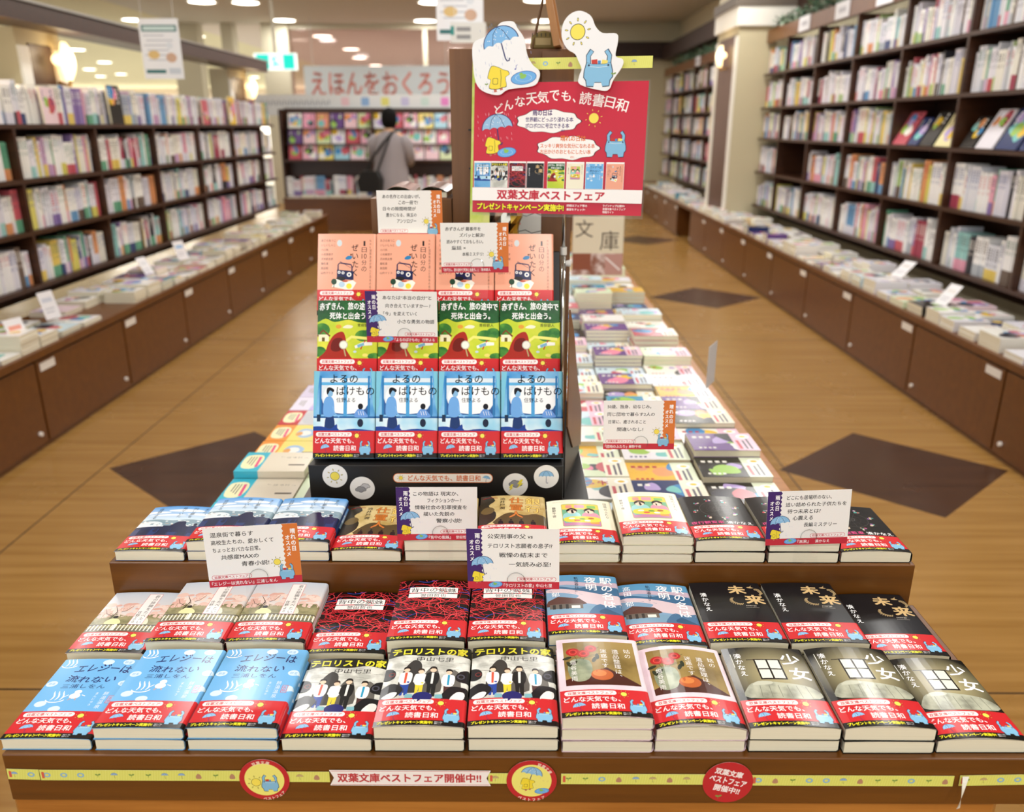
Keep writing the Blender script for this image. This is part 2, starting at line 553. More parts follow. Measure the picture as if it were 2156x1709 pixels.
def art_onsen():
    a = Art(W6, H6)
    a.rect(0, 0, W6, H6, '#72b7ec')
    for i, (x, y) in enumerate(((8, 98), (98, 100), (86, 142), (14, 60), (60, 141), (98, 70), (36, 50))):
        a.ell(x, y, 7.2, 5.4, '#d5ecfb', same=i > 0)
    a.text('餅湯', 81, 139, 9, 5, '#6fa9d8'); a.text('餅湯', 93.5, 97, 9, 5, '#6fa9d8', same=True); a.text('餅湯', 4, 95.5, 8, 5, '#6fa9d8', same=True)
    for ox, oy, k in ((12, 133, 1.0), (28, 66, 1.15)):
        for i in (-1, 0, 1):
            a.line([(ox + i * 5 * k + 2.0 * math.sin(t * 0.9), oy + (t * 3.0) * k) for t in range(0, 6)], [0.4, 1.5, 1.9, 1.9, 1.5, .4], '#ffffff', same=i > -1)
        a.line([(ox + 10 * k * math.cos(R(t)), oy + 2 + 5 * k * math.sin(R(t))) for t in range(190, 351, 16)], 1.4, '#ffffff')
    a.text('エレジーは', 24, 119, 70, 15, '#1b2a6b', 0.014, shear=0.12, arc=3)
    a.text('流れない', 22, 102, 62, 13, '#1b2a6b', 0.012, shear=0.1, arc=-3)
    a.text('三浦しをん', 23, 88.5, 55, 8, '#1b2a6b', 0.004)
    a.ell(49, 74, 6.5, 5.2, '#ffffff'); a.ell(50, 81.5, 4.4, 3.8, '#ffffff', same=True)
    a.line([(41, 76), (36, 71)], 1, '#ffffff', same=True); a.line([(57, 76), (62, 74)], 1, '#ffffff', same=True)
    a.line([(46, 70), (44, 66)], 1.2, '#d9a08c'); a.line([(52, 70), (53, 66)], 1.2, '#d9a08c', same=True)
    a.vtext('まんじゅう', 72, 82, 5, 5.2, '#e7f5ff')
    a.vtext('餅湯温泉', 82, 84, 7, 8, '#e7f5ff')
    a.rrect(91, 62, 7, 14, 1, '#d8455a'); a.rrect(91.6, 62.6, 5.8, 12.8, .8, '#8cc4ee')
    a.vtext('名物', 92, 74.6, 5, 5.6, '#d8455a')
    return a

def person(a, x, y, h, skin='#f0cdb0', hair='#1c1816', top='#ffffff', leg='#2a4fa8', extra=None):
    w = h * 0.24
    a.poly([(x - w * .32, y), (x - w * .42, y + h * .48), (x + w * .42, y + h * .48), (x + w * .4, y), (x + w * .08, y), (x, y + h * .32), (x - w * .08, y)], leg)
    a.smooth([(x - w * .45, y + h * .4), (x - w * .6, y + h * .7), (x - w * .4, y + h * .8), (x + w * .4, y + h * .8), (x + w * .62, y + h * .68), (x + w * .45, y + h * .4)], top, 3)
    if extra: a.poly([(x - w * .12, y + h * .8), (x + w * .12, y + h * .8), (x + w * .1, y + h * .42), (x - w * .1, y + h * .42)], extra)
    a.line([(x - w * .55, y + h * .7), (x - w * .6, y + h * .5), (x - w * .2, y + h * .42)], w * .16, top)
    a.ell(x, y + h * .9, w * .3, h * .085, skin)
    a.smooth([(x - w * .33, y + h * .9), (x - w * .28, y + h * .99), (x, y + h * 1.02), (x + w * .3, y + h * .98), (x + w * .34, y + h * .88), (x + w * .18, y + h * .94), (x - w * .15, y + h * .94)], hair, 3)

def art_terror():
    a = Art(W6, H6)
    a.rect(0, 0, W6, H6, ('n', '#b9bab2', '#e9eae2', 60))
    a.smooth([(-4, 152), (-4, 126), (20, 131), (52, 128), (80, 133), (109, 127), (109, 152)], '#17170f', 3)
    for i in range(26):
        g = random.Random(i)
        a.rect(g.uniform(0, 95), g.uniform(50, 120), g.uniform(8, 16), g.uniform(.4, .8), '#9a9a92', g.uniform(-8, 8), same=i > 0)
    a.text('テロリストの家', 3, 131, 98, 14.5, '#f4e93a', 0.035)
    a.text('中山七里', 37, 117.5, 47, 9, '#151515', 0.0)
    a.smooth([(20, 60), (22, 96), (30, 116), (37, 120), (44, 112), (46, 92), (48, 60)], '#3a3835', 3)
    a.smooth([(44, 60), (50, 92), (58, 106), (66, 98), (72, 60)], '#5c5954', 3)
    a.smooth([(76, 62), (80, 94), (86, 102), (93, 92), (95, 62)], '#6a6761', 3)
    person(a, 27, 52, 54, top='#f4f2f0', leg='#2446a0', extra='#d8553a')
    person(a, 45, 52, 50, top='#f7f2ee', leg='#e2cf3a', hair='#3a2a20')
    person(a, 60, 50, 56, top='#191c1d', leg='#1a1d1e', extra='#e8e8e4')
    person(a, 80, 50, 52, top='#ffffff', leg='#4f3230', hair='#14110f', extra='#2c9ac2')
    a.smooth([(-4, 84), (-4, 100), (6, 103), (13, 97), (13, 86), (5, 80)], '#17171b', 3)
    a.ring(9, 92, 2.6, 4.2, '#6d2b28', 20)
    a.smooth([(109, 78), (92, 80), (88, 88), (94, 99), (109, 100)], '#17171b', 3)
    a.ring(95, 89, 3, 5, '#4a4a55', 20)
    a.smooth([(-4, 46), (-4, 60), (10, 74), (22, 70), (26, 60), (14, 46)], '#17171b', 3)
    a.smooth([(74, 46), (78, 62), (88, 70), (109, 64), (109, 46)], '#17171b', 3)
    a.smooth([(2, 48), (12, 58), (20, 57), (15, 47)], '#f2f0ec', 3)
    a.smooth([(84, 46), (92, 60), (101, 58), (99, 46)], '#f2f0ec', 3)
    a.ell(51, 49, 12, 9, '#22266c')
    a.rect(30, 47, 9, 7, '#7fb8c2', -8); a.rect(66, 47, 9, 7, '#7fb8c2', 8, same=True)
    return a

def art_rose():
    a = Art(W6, H6)
    a.rect(0, 0, W6, H6, ('n', '#e6cfda', '#eedce4', 40))
    a.rect(8, 55, 90, 86, ('n', '#7a6430', '#a48a4e', 22))
    a.poly([(8, 55), (8, 66), (60, 88), (98, 57), (98, 55)], '#4a2218')
    a.smooth([(14, 72), (12, 90), (17, 104), (30, 106), (40, 100), (42, 84), (36, 66), (22, 62)], ('n', '#77836a', '#a2a98c', 50), 4)
    for i, p in enumerate((((24, 104), (20, 116)), ((28, 106), (34, 126)), ((32, 104), (44, 124)), ((30, 106), (48, 112)), ((34, 112), (54, 130)), ((36, 110), (58, 118)))):
        a.line(p, 0.7, '#4d4a26', same=i > 0)
    for i, (x, y) in enumerate(((12, 108), (20, 98), (46, 104), (50, 110), (14, 96))):
        a.ell(x, y, 6, 2.6, '#2c3320', rot=20 + i * 23, same=i > 0)
    for x, y, r in ((20, 120, 8.6), (33, 116, 8), (43, 126, 7.6)):
        a.ell(x, y, r, r * .92, '#b3221f')
        a.ring(x, y, r * .45, r * .6, '#dd4a40', 20)
        a.ell(x + .6, y + .6, r * .28, r * .25, '#8c1414')
    a.ell(53, 74, 13.5, 10.5, '#c0622e'); a.ell(50, 77, 8.5, 6, '#dd8444'); a.ell(54, 84, 2.6, 1.6, '#8c4a22')
    a.vtext('姑の', 84, 128, 9.5, 10, '#f6f2ee', .004)
    a.vtext('遺品整理は、', 69, 126, 9.5, 10, '#f6f2ee', .004)
    a.vtext('迷惑です', 54, 126, 9.5, 9.6, '#f6f2ee', .004)
    a.vtext('垣谷美雨', 15, 104, 8.5, 10.2, '#f6f2ee', .0)
    return a

def art_shojo():
    a = Art(W6, H6)
    a.rect(0, 0, W6, H6, ('r', '#c4b98c', '#14130f', 56, 95, 62))
    a.smooth([(14, 50), (15, 70), (30, 79), (58, 77), (92, 70), (96, 50)], ('n', '#8e9080', '#bfc1ac', 45), 4)
    a.smooth([(22, 73), (30, 80), (46, 79), (44, 74)], '#c9cbb8', 3)
    for i in range(6):
        a.line([(30 + i * 11, 72), (28 + i * 12, 50)], .7, '#7a7c6c', same=i > 0)
    a.rect(35, 83, 33, 40, '#1b120e')
    a.line([(26, 122), (76, 122)], 1.1, '#1b120e')
    for x in (37, 52.6):
        for y in (85.5, 104.5):
            a.rect(x, y, 13.2, 16.8, '#f3f5df', same=True)
    a.text('少', 70, 113, 25, 23, '#ffffff', .02)
    a.text('女', 74, 84, 25, 24, '#ffffff', .02)
    a.vtext('湊かなえ', 12, 137, 10.5, 11.6, '#ffffff', .008)
    a.line([(9, 136), (9, 108)], .9, '#d8d8cc')
    return a

def art_sakura():
    a = Art(W6, H6)
    a.rect(0, 0, W6, H6, ('v', '#efe3dd', '#c9d2de', 80, 148))
    g = random.Random(4)
    for i in range(60):
        x, y = g.uniform(5, 100), g.uniform(84, 116)
        a.ell(x, y, g.uniform(4, 9), g.uniform(2.5, 5.5), ('#ecc9bd', '#e2b3a6', '#f3dcd2')[i % 3], 12, g.uniform(-20, 20), same=i > 3)
    a.smooth([(-4, 86), (20, 92), (50, 84), (80, 90), (109, 86), (109, 40), (-4, 40)], ('n', '#7d7a55', '#a9a078', 60), 3)
    a.line([(22, 74), (26, 96), (18, 110)], [2, 1.4, .6], '#4a3524'); a.line([(26, 92), (38, 98), (44, 112)], [1.4, 1, .5], '#4a3524', same=True)
    a.line([(24, 84), (12, 92), (6, 104)], [1.2, .9, .4], '#4a3524', same=True)
    a.rect(0, 62, 105, 3.2, '#5b5546'); a.rect(0, 44, 105, 12, '#6e6b58')
    for i in range(20):
        a.rect(2 + i * 5.3, 50, 1.9, 13, '#f4f0df', same=i > 0)
    a.rect(36, 50, 4, 18, '#fbf8ec')
    a.ell(30, 82, 3.4, 3.6, '#1d1815'); a.smooth([(20, 66), (24, 78), (36, 77), (42, 66)], '#ece7ae', 3)
    a.ell(70, 84, 3, 3.2, '#31241c'); a.smooth([(64, 66), (66, 80), (76, 80), (80, 66)], '#dfe0c8', 3)
    a.rect(54, 64, 20, 78, '#d99aa0'); a.rect(54.8, 64.8, 18.4, 76.4, '#fbf6f4')
    a.vtext('君の膵臓をたべたい', 64, 140, 7.6, 8.2, '#3a3434')
    a.vtext('住野よる', 56, 98, 6.4, 7.6, '#3a3434')
    return a

def art_spider():
    a = Art(W6, H6)
    a.rect(0, 0, W6, H6, '#17090b')
    g = random.Random(9)
    for i in range(190):
        cx, cy = g.uniform(-20, 125), g.uniform(30, 165)
        r = g.uniform(14, 46); a0 = g.uniform(0, 360); sp = g.uniform(60, 170)
        c = '#2f55c8' if i % 13 == 4 else ('#d8333d', '#b01f2c', '#e04a50')[i % 3]
        ry = r * g.uniform(.5, 1)
        a.line([(cx + r * math.cos(R(a0 + sp * t / 12)), cy + ry * math.sin(R(a0 + sp * t / 12))) for t in range(13)], g.uniform(.7, 1.3), c, same=i % 10 > 0)
    a.rect(17, 114, 70, 14.5, '#fbfaf8')
    a.text('背中の蜘蛛', 19, 115.6, 66, 11, '#141414', 0.0)
    a.rect(17, 101.5, 70, 10.5, '#fbfaf8')
    a.text('誉田哲也', 34, 102.8, 37, 7.8, '#2a2a2a', -0.004)
    return a

def art_eki():
    a = Art(W6, H6)
    a.rect(0, 0, W6, H6, '#7fa3c4')
    a.rect(0, 128, W6, 20, '#5f9cc4')
    a.smooth([(-4, 128), (30, 131), (60, 126), (109, 130), (109, 118), (60, 116), (30, 121), (-4, 119)], '#c9b3c4', 3)
    a.smooth([(-4, 122), (20, 117), (44, 111), (70, 119), (109, 112), (109, 90), (60, 93), (30, 101), (-4, 108)], '#3f6b92', 3)
    a.smooth([(-4, 104), (26, 99), (46, 91), (36, 79), (56, 72), (109, 66), (109, 92), (76, 97), (50, 104), (10, 112)], '#dcc7cf', 3)
    a.smooth([(-4, 66), (40, 69), (80, 62), (109, 70), (109, 40), (-4, 40)], '#7aa0bc', 3)
    a.smooth([(64, 62), (74, 71), (86, 67), (109, 73), (109, 44), (60, 44)], '#466f96', 3)
    a.smooth([(72, 50), (80, 61), (90, 56), (105, 44)], '#2f5578', 3)
    a.poly([(-2, 66), (2, 80), (16, 90), (46, 84), (56, 72), (48, 68)], '#5d3a34')
    a.poly([(4, 60), (4, 71), (50, 71), (50, 59)], '#6e645c')
    for x in (8, 17, 26): a.rect(x, 59, 4, 11, '#37312f', same=x > 8)
    a.rect(34, 60, 12, 7, '#f4efe4')
    a.vtext('駅の名は', 78, 145, 20, 20.5, '#ffffff', .014)
    a.vtext('夜明', 56, 144, 19, 19, '#ffffff', .014)
    a.vtext('軌道春秋Ⅱ', 41, 143, 7, 8.6, '#273449')
    a.vtext('髙田 郁', 7, 143, 13, 13.2, '#ffffff', .006)
    return a

def art_mirai():
    a = Art(W6, H6)
    a.rect(0, 0, W6, H6, '#17171a')
    a.poly([(-1, 44), (-1, 80), (40, 96), (106, 84), (106, 44)], '#1e1e22')
    a.text('未', 53, 117, 26, 22, '#d9b983', .035)
    a.text('来', 72, 91, 28, 24, '#d9b983', .035)
    a.smooth([(82, 135), (87, 137), (91, 141), (89, 136), (93, 134), (87, 133)], '#c8aa78', 2)
    for s0, (cx, cy) in ((0, (88, 122)), (1, (64, 100))):
        pts = [(cx + 12 * math.cos(R(t)), cy + 10 * math.sin(R(t))) for t in (range(60, -40, -12) if s0 == 0 else range(150, 290, 14))]
        a.line(pts, .6, '#9a845c')
        for i, (x, y) in enumerate(pts):
            a.ell(x + 1.2, y + 1, 2.2, .8, '#a9926a', 8, i * 27, same=i > 0)
            a.ell(x - 1.2, y - 1, 2.2, .8, '#a9926a', 8, 90 + i * 27, same=True)
    a.text('mirai', 70, 85, 14, 3.0, '#d9d2c2'); a.text('Kanae Minato', 69, 81, 18, 1.8, '#b9b2a4')
    a.vtext('湊かなえ', 10, 121, 10.5, 12, '#ffffff', .008)
    return a

def art_train():
    a = Art(W6, H6)
    a.rect(0, 0, W6, H6, ('v', '#dcecf6', '#4f9be0', 96, 148))
    for i, p in enumerate(((10, 126, 26, 4), (60, 132, 30, 5), (86, 120, 22, 4), (34, 116, 30, 3))): a.ell(*p, '#e8f2fa', same=i > 0)
    a.smooth([(-4, 96), (20, 101), (50, 97), (80, 102), (109, 96), (109, 80), (-4, 80)], '#8aa3b0', 3)
    g = random.Random(3)
    for i in range(46): a.rect(g.uniform(0, 100), g.uniform(78, 96), g.uniform(2, 6), g.uniform(1, 3), ('#eef3f4', '#c9a890', '#6f93a8', '#f7f7f2')[i % 4], same=i > 0)
    a.smooth([(-4, 90), (14, 95), (34, 90), (36, 78), (-4, 78)], '#dfe8ee', 3)
    a.rect(0, 44, 105, 35, '#16264e')
    for i in range(7): a.rect(-2 + i * 15, 46, 12, 22, ('#20386c', '#102044')[i % 2], same=i > 0)
    a.rect(0, 76, 42, 3, '#f0f4f8')
    a.smooth([(34, 58), (38, 74), (52, 78), (60, 92), (72, 94), (76, 82), (84, 70), (82, 60)], '#141f45', 3)
    a.line([(42, 60), (38, 44)], 2, '#101a3c'); a.line([(78, 60), (82, 44)], 2, '#101a3c', same=True)
    a.ell(90, 86, 3, 3.6, '#121b3d'); a.smooth([(84, 60), (85, 80), (95, 80), (98, 60)], '#1a2650', 3)
    a.vtext('また、', 86, 144, 8.4, 9.4, '#26405e'); a.vtext('同じ夢を', 68, 144, 8.4, 9.4, '#26405e')
    a.vtext('見ていた', 50, 144, 8.4, 9.4, '#26405e'); a.vtext('住野よる', 12, 142, 8.4, 9.8, '#26405e')
    return a

def art_bank():
    a = Art(W6, H6)
    a.rect(0, 0, W6, H6, ('n', '#b89c5a', '#dcc68c', 26))
    a.smooth([(-4, 152), (-4, 46), (22, 58), (26, 86), (14, 112), (24, 130), (12, 152)], '#2f2a1e', 3)
    a.smooth([(26, 46), (34, 74), (50, 86), (70, 78), (90, 84), (109, 70), (109, 46)], '#57492a', 3)
    a.smooth([(2, 90), (8, 104), (18, 106), (24, 96), (18, 84), (8, 82)], '#6c5a35', 3)
    for x in (34, 50, 66, 84): 
        a.ell(x, 61, 1.8, 2, '#14110c'); a.smooth([(x - 3, 46), (x - 3, 57), (x + 3, 57), (x + 4, 46)], '#14110c', 2)
    a.vtext('銀行', 72, 143, 27, 27, '#6b3a12', .045); a.vtext('銀行', 72, 143, 27, 27, '#f0cf6c', .015)
    a.vtext('仕置人', 46, 143, 25, 25, '#6b3a12', .045); a.vtext('仕置人', 46, 143, 25, 25, '#d8813a', .015)
    a.vtext('池井戸潤', 31, 141, 10, 11, '#231a10', .01)
    a.line([(4, 138), (14, 142), (28, 139)], 2, '#8e1f17')
    return a

def art_estate():
    a = Art(W6, H6)
    a.rect(0, 0, W6, H6, '#f3eed6')
    a.rrect(23, 54, 60, 78, 4, '#d9b25c'); a.rrect(23.8, 54.8, 58.4, 76.4, 3.4, '#79b48e')
    for i, (x, y, w, h, c) in enumerate(((24, 112, 58, 18, '#ead25a'), (30, 116, 10, 12, '#e99a8c'), (44, 116, 16, 12, '#f0a0b4'), (64, 116, 14, 10, '#8cc46c'), (24, 56, 58, 16, '#c98ab0'), (26, 66, 12, 12, '#7cc4b0'), (66, 62, 14, 14, '#e8a45c'))):
        a.rrect(x, y, w, h, 2, c)
    a.smooth([(26, 78), (26, 96), (38, 102), (50, 98), (52, 78)], '#9cd2d4', 3); a.smooth([(56, 78), (56, 96), (66, 102), (80, 96), (80, 78)], '#f29ab0', 3)
    for x in (39, 67):
        a.ell(x, 107, 8.6, 9, '#22181a'); a.ell(x, 104, 7, 7.2, '#f6d9c0'); a.smooth([(x - 8, 105), (x - 6, 113), (x, 115), (x + 6, 113), (x + 8, 105), (x, 109)], '#22181a', 3)
    a.smooth([(28, 70), (28, 84), (54, 87), (80, 84), (80, 70), (54, 66)], '#ead84e', 3)
    for i, (x, y, c) in enumerate(((38, 80, '#f4f2ea'), (54, 78, '#7aa348'), (68, 80, '#b8713a'), (46, 73, '#e06a50'), (62, 72, '#f4f2ea'))): a.ell(x, y, 5, 2.8, c)
    a.vtext('団地のふたり', 91, 140, 6.6, 9.4, '#4a463a'); a.vtext('藤野千夜', 8, 124, 6.6, 9.4, '#4a463a')
    a.text('Danchi no futari', 10, 139, 20, 1.8, '#8c8874')
    return a

def art_wheel():
    a = Art(W6, H6)
    a.rect(0, 0, W6, H6, '#191716')
    a.ring(52, 100, 25, 25.6, '#4c4846', 40); a.ring(52, 100, 14, 14.5, '#3c3937', 32); a.ring(52, 100, 5, 5.6, '#6a6664', 20)
    for i in range(12):
        t = 2 * PI * i / 12
        a.line([(52, 100), (52 + 25 * math.cos(t), 100 + 25 * math.sin(t))], .35, '#4c4846', same=i > 0)
    g = random.Random(5)
    for i in range(8):
        t = 2 * PI * i / 8 + .2
        x, y = 52 + 33 * math.cos(t), 100 + 33 * math.sin(t)
        a.ell(x, y, 6.2, 6.2, '#2c2826')
        for j in range(5): a.ell(x + g.uniform(-4, 4), y + g.uniform(-4, 4), g.uniform(1, 3), g.uniform(1, 2.4), ('#b9a48c', '#c4505c', '#4f9c94', '#d9c9b4', '#8c5ca0')[j], 10, same=j > 0)
    a.text('夜行観覧車', 4, 50, 50, 9.5, '#e0508c', .01); a.text('湊かなえ', 58, 49, 40, 9.5, '#ffffff', .01)
    return a

def art_radio():
    a = Art(W6, H6)
    a.rect(0, 0, W6, H6, '#f0a98d')
    a.vtext('1日10分の'.replace('10', 'X'), 77, 136, 9.6, 10.5, '#f0a98d')
    for i, g in enumerate(('1', '日', '10', '分', 'の')):
        a.text(g, 79 if g not in ('1',) else 82, 126 - i * 11.6, 9 if g != '1' else 3.4, 9, '#2c2526', .004, same=i > 0)
    a.vtext('ぜいたく', 60, 131, 13.5, 15, '#2c2526', .012, shear=-.03)
    a.vtext('NHK国際放送が選んだ日本の名作', 93, 139, 4, 6.0, '#5a443c')
    for i, t in enumerate(('あさのあつこ', 'いしいしんじ', '小川糸', '小池真理子', '沢木耕太郎', '重松清', '高田郁', '山内マリコ')):
        a.text(t, 6, 133.5 - i * 8.4, len(t) * 4.3, 4.6, '#3a2c28', same=i > 0)
    a.ell(39, 131, 4.6, 6, '#cfd8dc')
    a.smooth([(50, 104), (55, 108), (62, 107), (60, 102), (52, 101)], '#2d7fb4', 3); a.ell(60, 110, 1.8, 1.8, '#7a4a34')
    a.line([(37, 70), (37, 92), (40, 95), (60, 92), (62, 88), (62, 72)], 2.2, '#1c2450'); a.line([(40, 98), (60, 86)], .6, '#1c2450', same=True)
    a.poly([(35, 66), (35, 83), (65, 80), (65, 64)], '#1c2450')
    for x, y, r in ((39, 78, 2.6), (46, 77, 2.6), (57, 74, 4.2)): a.ell(x, y, r, r, '#f4f2ee'); a.ell(x, y, r * .45, r * .45, '#30407c')
    a.smooth([(32, 60), (37, 70), (50, 68), (44, 58)], '#1f1c22', 3)
    a.poly([(26, 52), (34, 66), (50, 60), (64, 64), (70, 59), (60, 42), (46, 48)], '#faf6ea')
    a.ell(44, 56, 5.6, 5.2, '#b9d4e8'); a.ell(57, 53, 5, 5, '#f0e24a'); a.ell(50, 62, 5, 2, '#c4624a')
    a.ell(30, 61, 5, 5.4, '#1f4632'); a.line([(30, 58), (30, 50)], 1.2, '#2a1e18')
    return a

def art_hood():
    a = Art(W6, H6)
    a.rect(0, 0, W6, H6, ('n', '#b8cf34', '#e2e04a', 20))
    a.smooth([(-4, 152), (-4, 111), (14, 116), (30, 110), (54, 114), (76, 109), (109, 113), (109, 152)], ('n', '#174a26', '#2a6a34', 30), 4)
    a.text('赤ずきん、旅の途中で', 3, 130, 99, 13.5, '#ffffff', .02, arc=1.6)
    a.text('死体と出会う。', 21, 115, 68, 12, '#ffffff', .02)
    a.text('青柳碧人', 70, 101.5, 25, 6, '#2c3018', .008)
    for i, (x, y, rx, ry) in enumerate(((8, 96, 14, 12), (80, 86, 14, 10), (94, 90, 12, 10), (4, 58, 12, 9), (100, 50, 12, 6))): a.ell(x, y, rx, ry, ('n', '#2c7032', '#5a9a3c', 60), same=i > 0)
    a.poly([(2, 88), (2, 76), (20, 76), (20, 88)], '#f4eec8'); a.poly([(-1, 86), (10, 97), (23, 86), (21, 84), (10, 94), (1, 84)], '#7c3a22'); a.rect(8, 76, 5, 7, '#6b5a2a')
    a.ell(37, 102, 5, 3.6, '#e0a03c'); a.smooth([(44, 100), (52, 105), (62, 103), (58, 99)], '#f2efd0', 3)
    a.line([(40, 60), (44, 72), (60, 84), (100, 80)], 5, '#f0ea7c')
    a.line([(66, 66), (82, 72), (96, 72)], [5, 7, 5], '#f4f2ea'); a.line([(76, 62), (80, 72), (84, 78)], 2, '#c03024', same=True); a.rect(70, 67, 12, 5, '#7cb4d0', 20)
    # an empty hooded cape and a magnifying glass
    a.smooth([(2, 42), (14, 58), (20, 74), (30, 88), (44, 93), (50, 80), (50, 64), (58, 50), (60, 42)], '#a82a1e', 4)
    a.smooth([(24, 62), (26, 76), (34, 82), (44, 80), (44, 64), (34, 58)], '#6e1812', 4)
    a.ring(46, 70, 6, 7.6, '#c9c4b4', 28); a.ell(46, 70, 6, 6, '#f3f2e6'); a.line([(47, 62), (50, 50)], 2.2, '#b9a878')
    a.ell(84, 52, 5, 3, '#ecdc70'); a.ell(66, 58, 3, 2, '#c8d8e0')
    return a

def art_night():
    a = Art(W6, H6)
    a.rect(0, 0, W6, H6, ('n', '#3f8fd0', '#8cc8ee', 16))
    a.rect(12, 76, 84, 60, '#dce8f0'); a.ell(56, 104, 40, 29, '#f9fbfc')
    a.poly([(12, 74), (12, 106), (16, 94), (24, 84), (36, 77), (56, 74.5), (76, 77), (88, 84), (94, 94), (96, 104), (96, 74)], '#2f5fa0')
    a.rect(51, 60, 6, 80, '#4ea2da'); a.rect(10, 124, 88, 5, '#5fb0e2'); a.rect(10, 60, 3.4, 80, '#2f7cb8'); a.rect(92, 60, 3.4, 80, '#2f7cb8', same=True)
    a.poly([(-1, 149), (-1, 70), (5, 90), (10, 149)], '#7cc4dc'); a.poly([(106, 149), (106, 70), (101, 90), (97, 149)], '#7cc4dc', same=True)
    a.rect(0, 68, W6, 3, '#1d5c9c'); a.rect(0, 44, W6, 24, ('n', '#8ed0ee', '#dff2fa', 18))
    a.rect(6, 62, 6, 12, '#152c4a')
    a.smooth([(20, 44), (22, 72), (34, 72), (36, 44)], '#17366e', 3)
    a.smooth([(18, 72), (17, 92), (21, 103), (30, 104), (35, 94), (34, 72)], '#6fa8e4', 4)
    a.line([(33, 88), (36, 76), (44, 70)], 2.4, '#7cb4ea')
    a.ell(28, 110, 5, 6, '#86b8e0'); a.smooth([(22, 112), (23, 119), (29, 120), (35, 116), (33, 112), (28, 115), (24, 108)], '#12131c', 3)
    a.smooth([(70, 70), (74, 82), (82, 84), (90, 76), (92, 70)], '#6a9ce0', 3); a.ell(80, 88, 4.4, 5, '#12131c'); a.ell(80, 60, 5, 7, '#15203c')
    for i in range(3): a.line([(76 + i * 4, 80), (78 + i * 4, 73)], .8, '#f4f8fc', same=i > 0)
    a.smooth([(-4, 40), (-4, 52), (14, 54), (30, 50), (40, 58), (44, 48), (70, 50), (109, 46), (109, 40)], '#163f96', 3)
    a.text('よるの', 28, 128, 47, 14, '#14161c', .008)
    a.text('ばけもの', 39, 107, 64, 15, '#14161c', .008)
    a.text('住野よる', 39, 95, 32, 8, '#14161c', .004)
    return a

ARTS = dict(onsen=(art_onsen, 14.5, '#72b7ec'), terror=(art_terror, 16.5, '#2a2a24'), rose=(art_rose, 15, '#e6cfda'), shojo=(art_shojo, 16.5, '#1c1b18'),
            sakura=(art_sakura, 17, '#e4dfe0'), spider=(art_spider, 19, '#2a0d10'), eki=(art_eki, 15.5, '#466f96'), mirai=(art_mirai, 18, '#17171a'),
            train=(art_train, 15, '#2c4c8c'), bank=(art_bank, 17, '#3a3222'), estate=(art_estate, 13.5, '#f3eed6'), wheel=(art_wheel, 17, '#191716'),
            radio=(art_radio, 12, '#f0a98d'), hood=(art_hood, 12, '#2a6a34'), night=(art_night, 12, '#2f6cae'))
ART_CACHE = {}
def get_art(k):
    if k not in ART_CACHE: ART_CACHE[k] = ARTS[k][0]()
    return ART_CACHE[k]
BAND = art_band()

# ------------------------------------------------------------------ a paperback: page block, cover (with folded flap), paper band
def mk_pages():
    m = nodemat('page_edges', '#ebe4ca', 0.8, 0.2)
    nt = m.node_tree; b = nt.nodes['Principled BSDF']
    tc = nt.nodes.new('ShaderNodeTexCoord'); mp = nt.nodes.new('ShaderNodeMapping'); mp.inputs['Scale'].default_value = (6, 6, 2600)
    n = nt.nodes.new('ShaderNodeTexNoise'); n.inputs['Scale'].default_value = 1.0; n.inputs['Detail'].default_value = 2
    rp = nt.nodes.new('ShaderNodeValToRGB'); rp.color_ramp.elements[0].color = hexc('#d8d0b2'); rp.color_ramp.elements[1].color = hexc('#f3eeda')
    nt.links.new(tc.outputs['Object'], mp.inputs[0]); nt.links.new(mp.outputs[0], n.inputs['Vector']); nt.links.new(n.outputs['Fac'], rp.inputs[0]); nt.links.new(rp.outputs[0], b.inputs['Base Color'])
    return m
PAGES = mk_pages()

def bender(T, b, W=W6, e=0.0):
    r = min(T * 0.32, 4.0)
    def prof(x):
        u = min(max(x / W, 0), 1)
        z = T + b * math.sin(PI * u ** 0.9) ** 0.9 + e * (1 - u)
        if x > W - r:
            t = min((x - (W - r)) / r, 1.0)
            z -= r * (1 - math.sqrt(max(1 - t * t, 0)))
        return z
    def f(x, y, z):
        return Vector((x / 1000, y / 1000, (prof(x) + z) / 1000))
    cuts = [W * i / 12 for i in range(1, 12)] + [W - r, W - r * .6, W - r * .3, W - r * .12]
    return prof, f, cuts, r

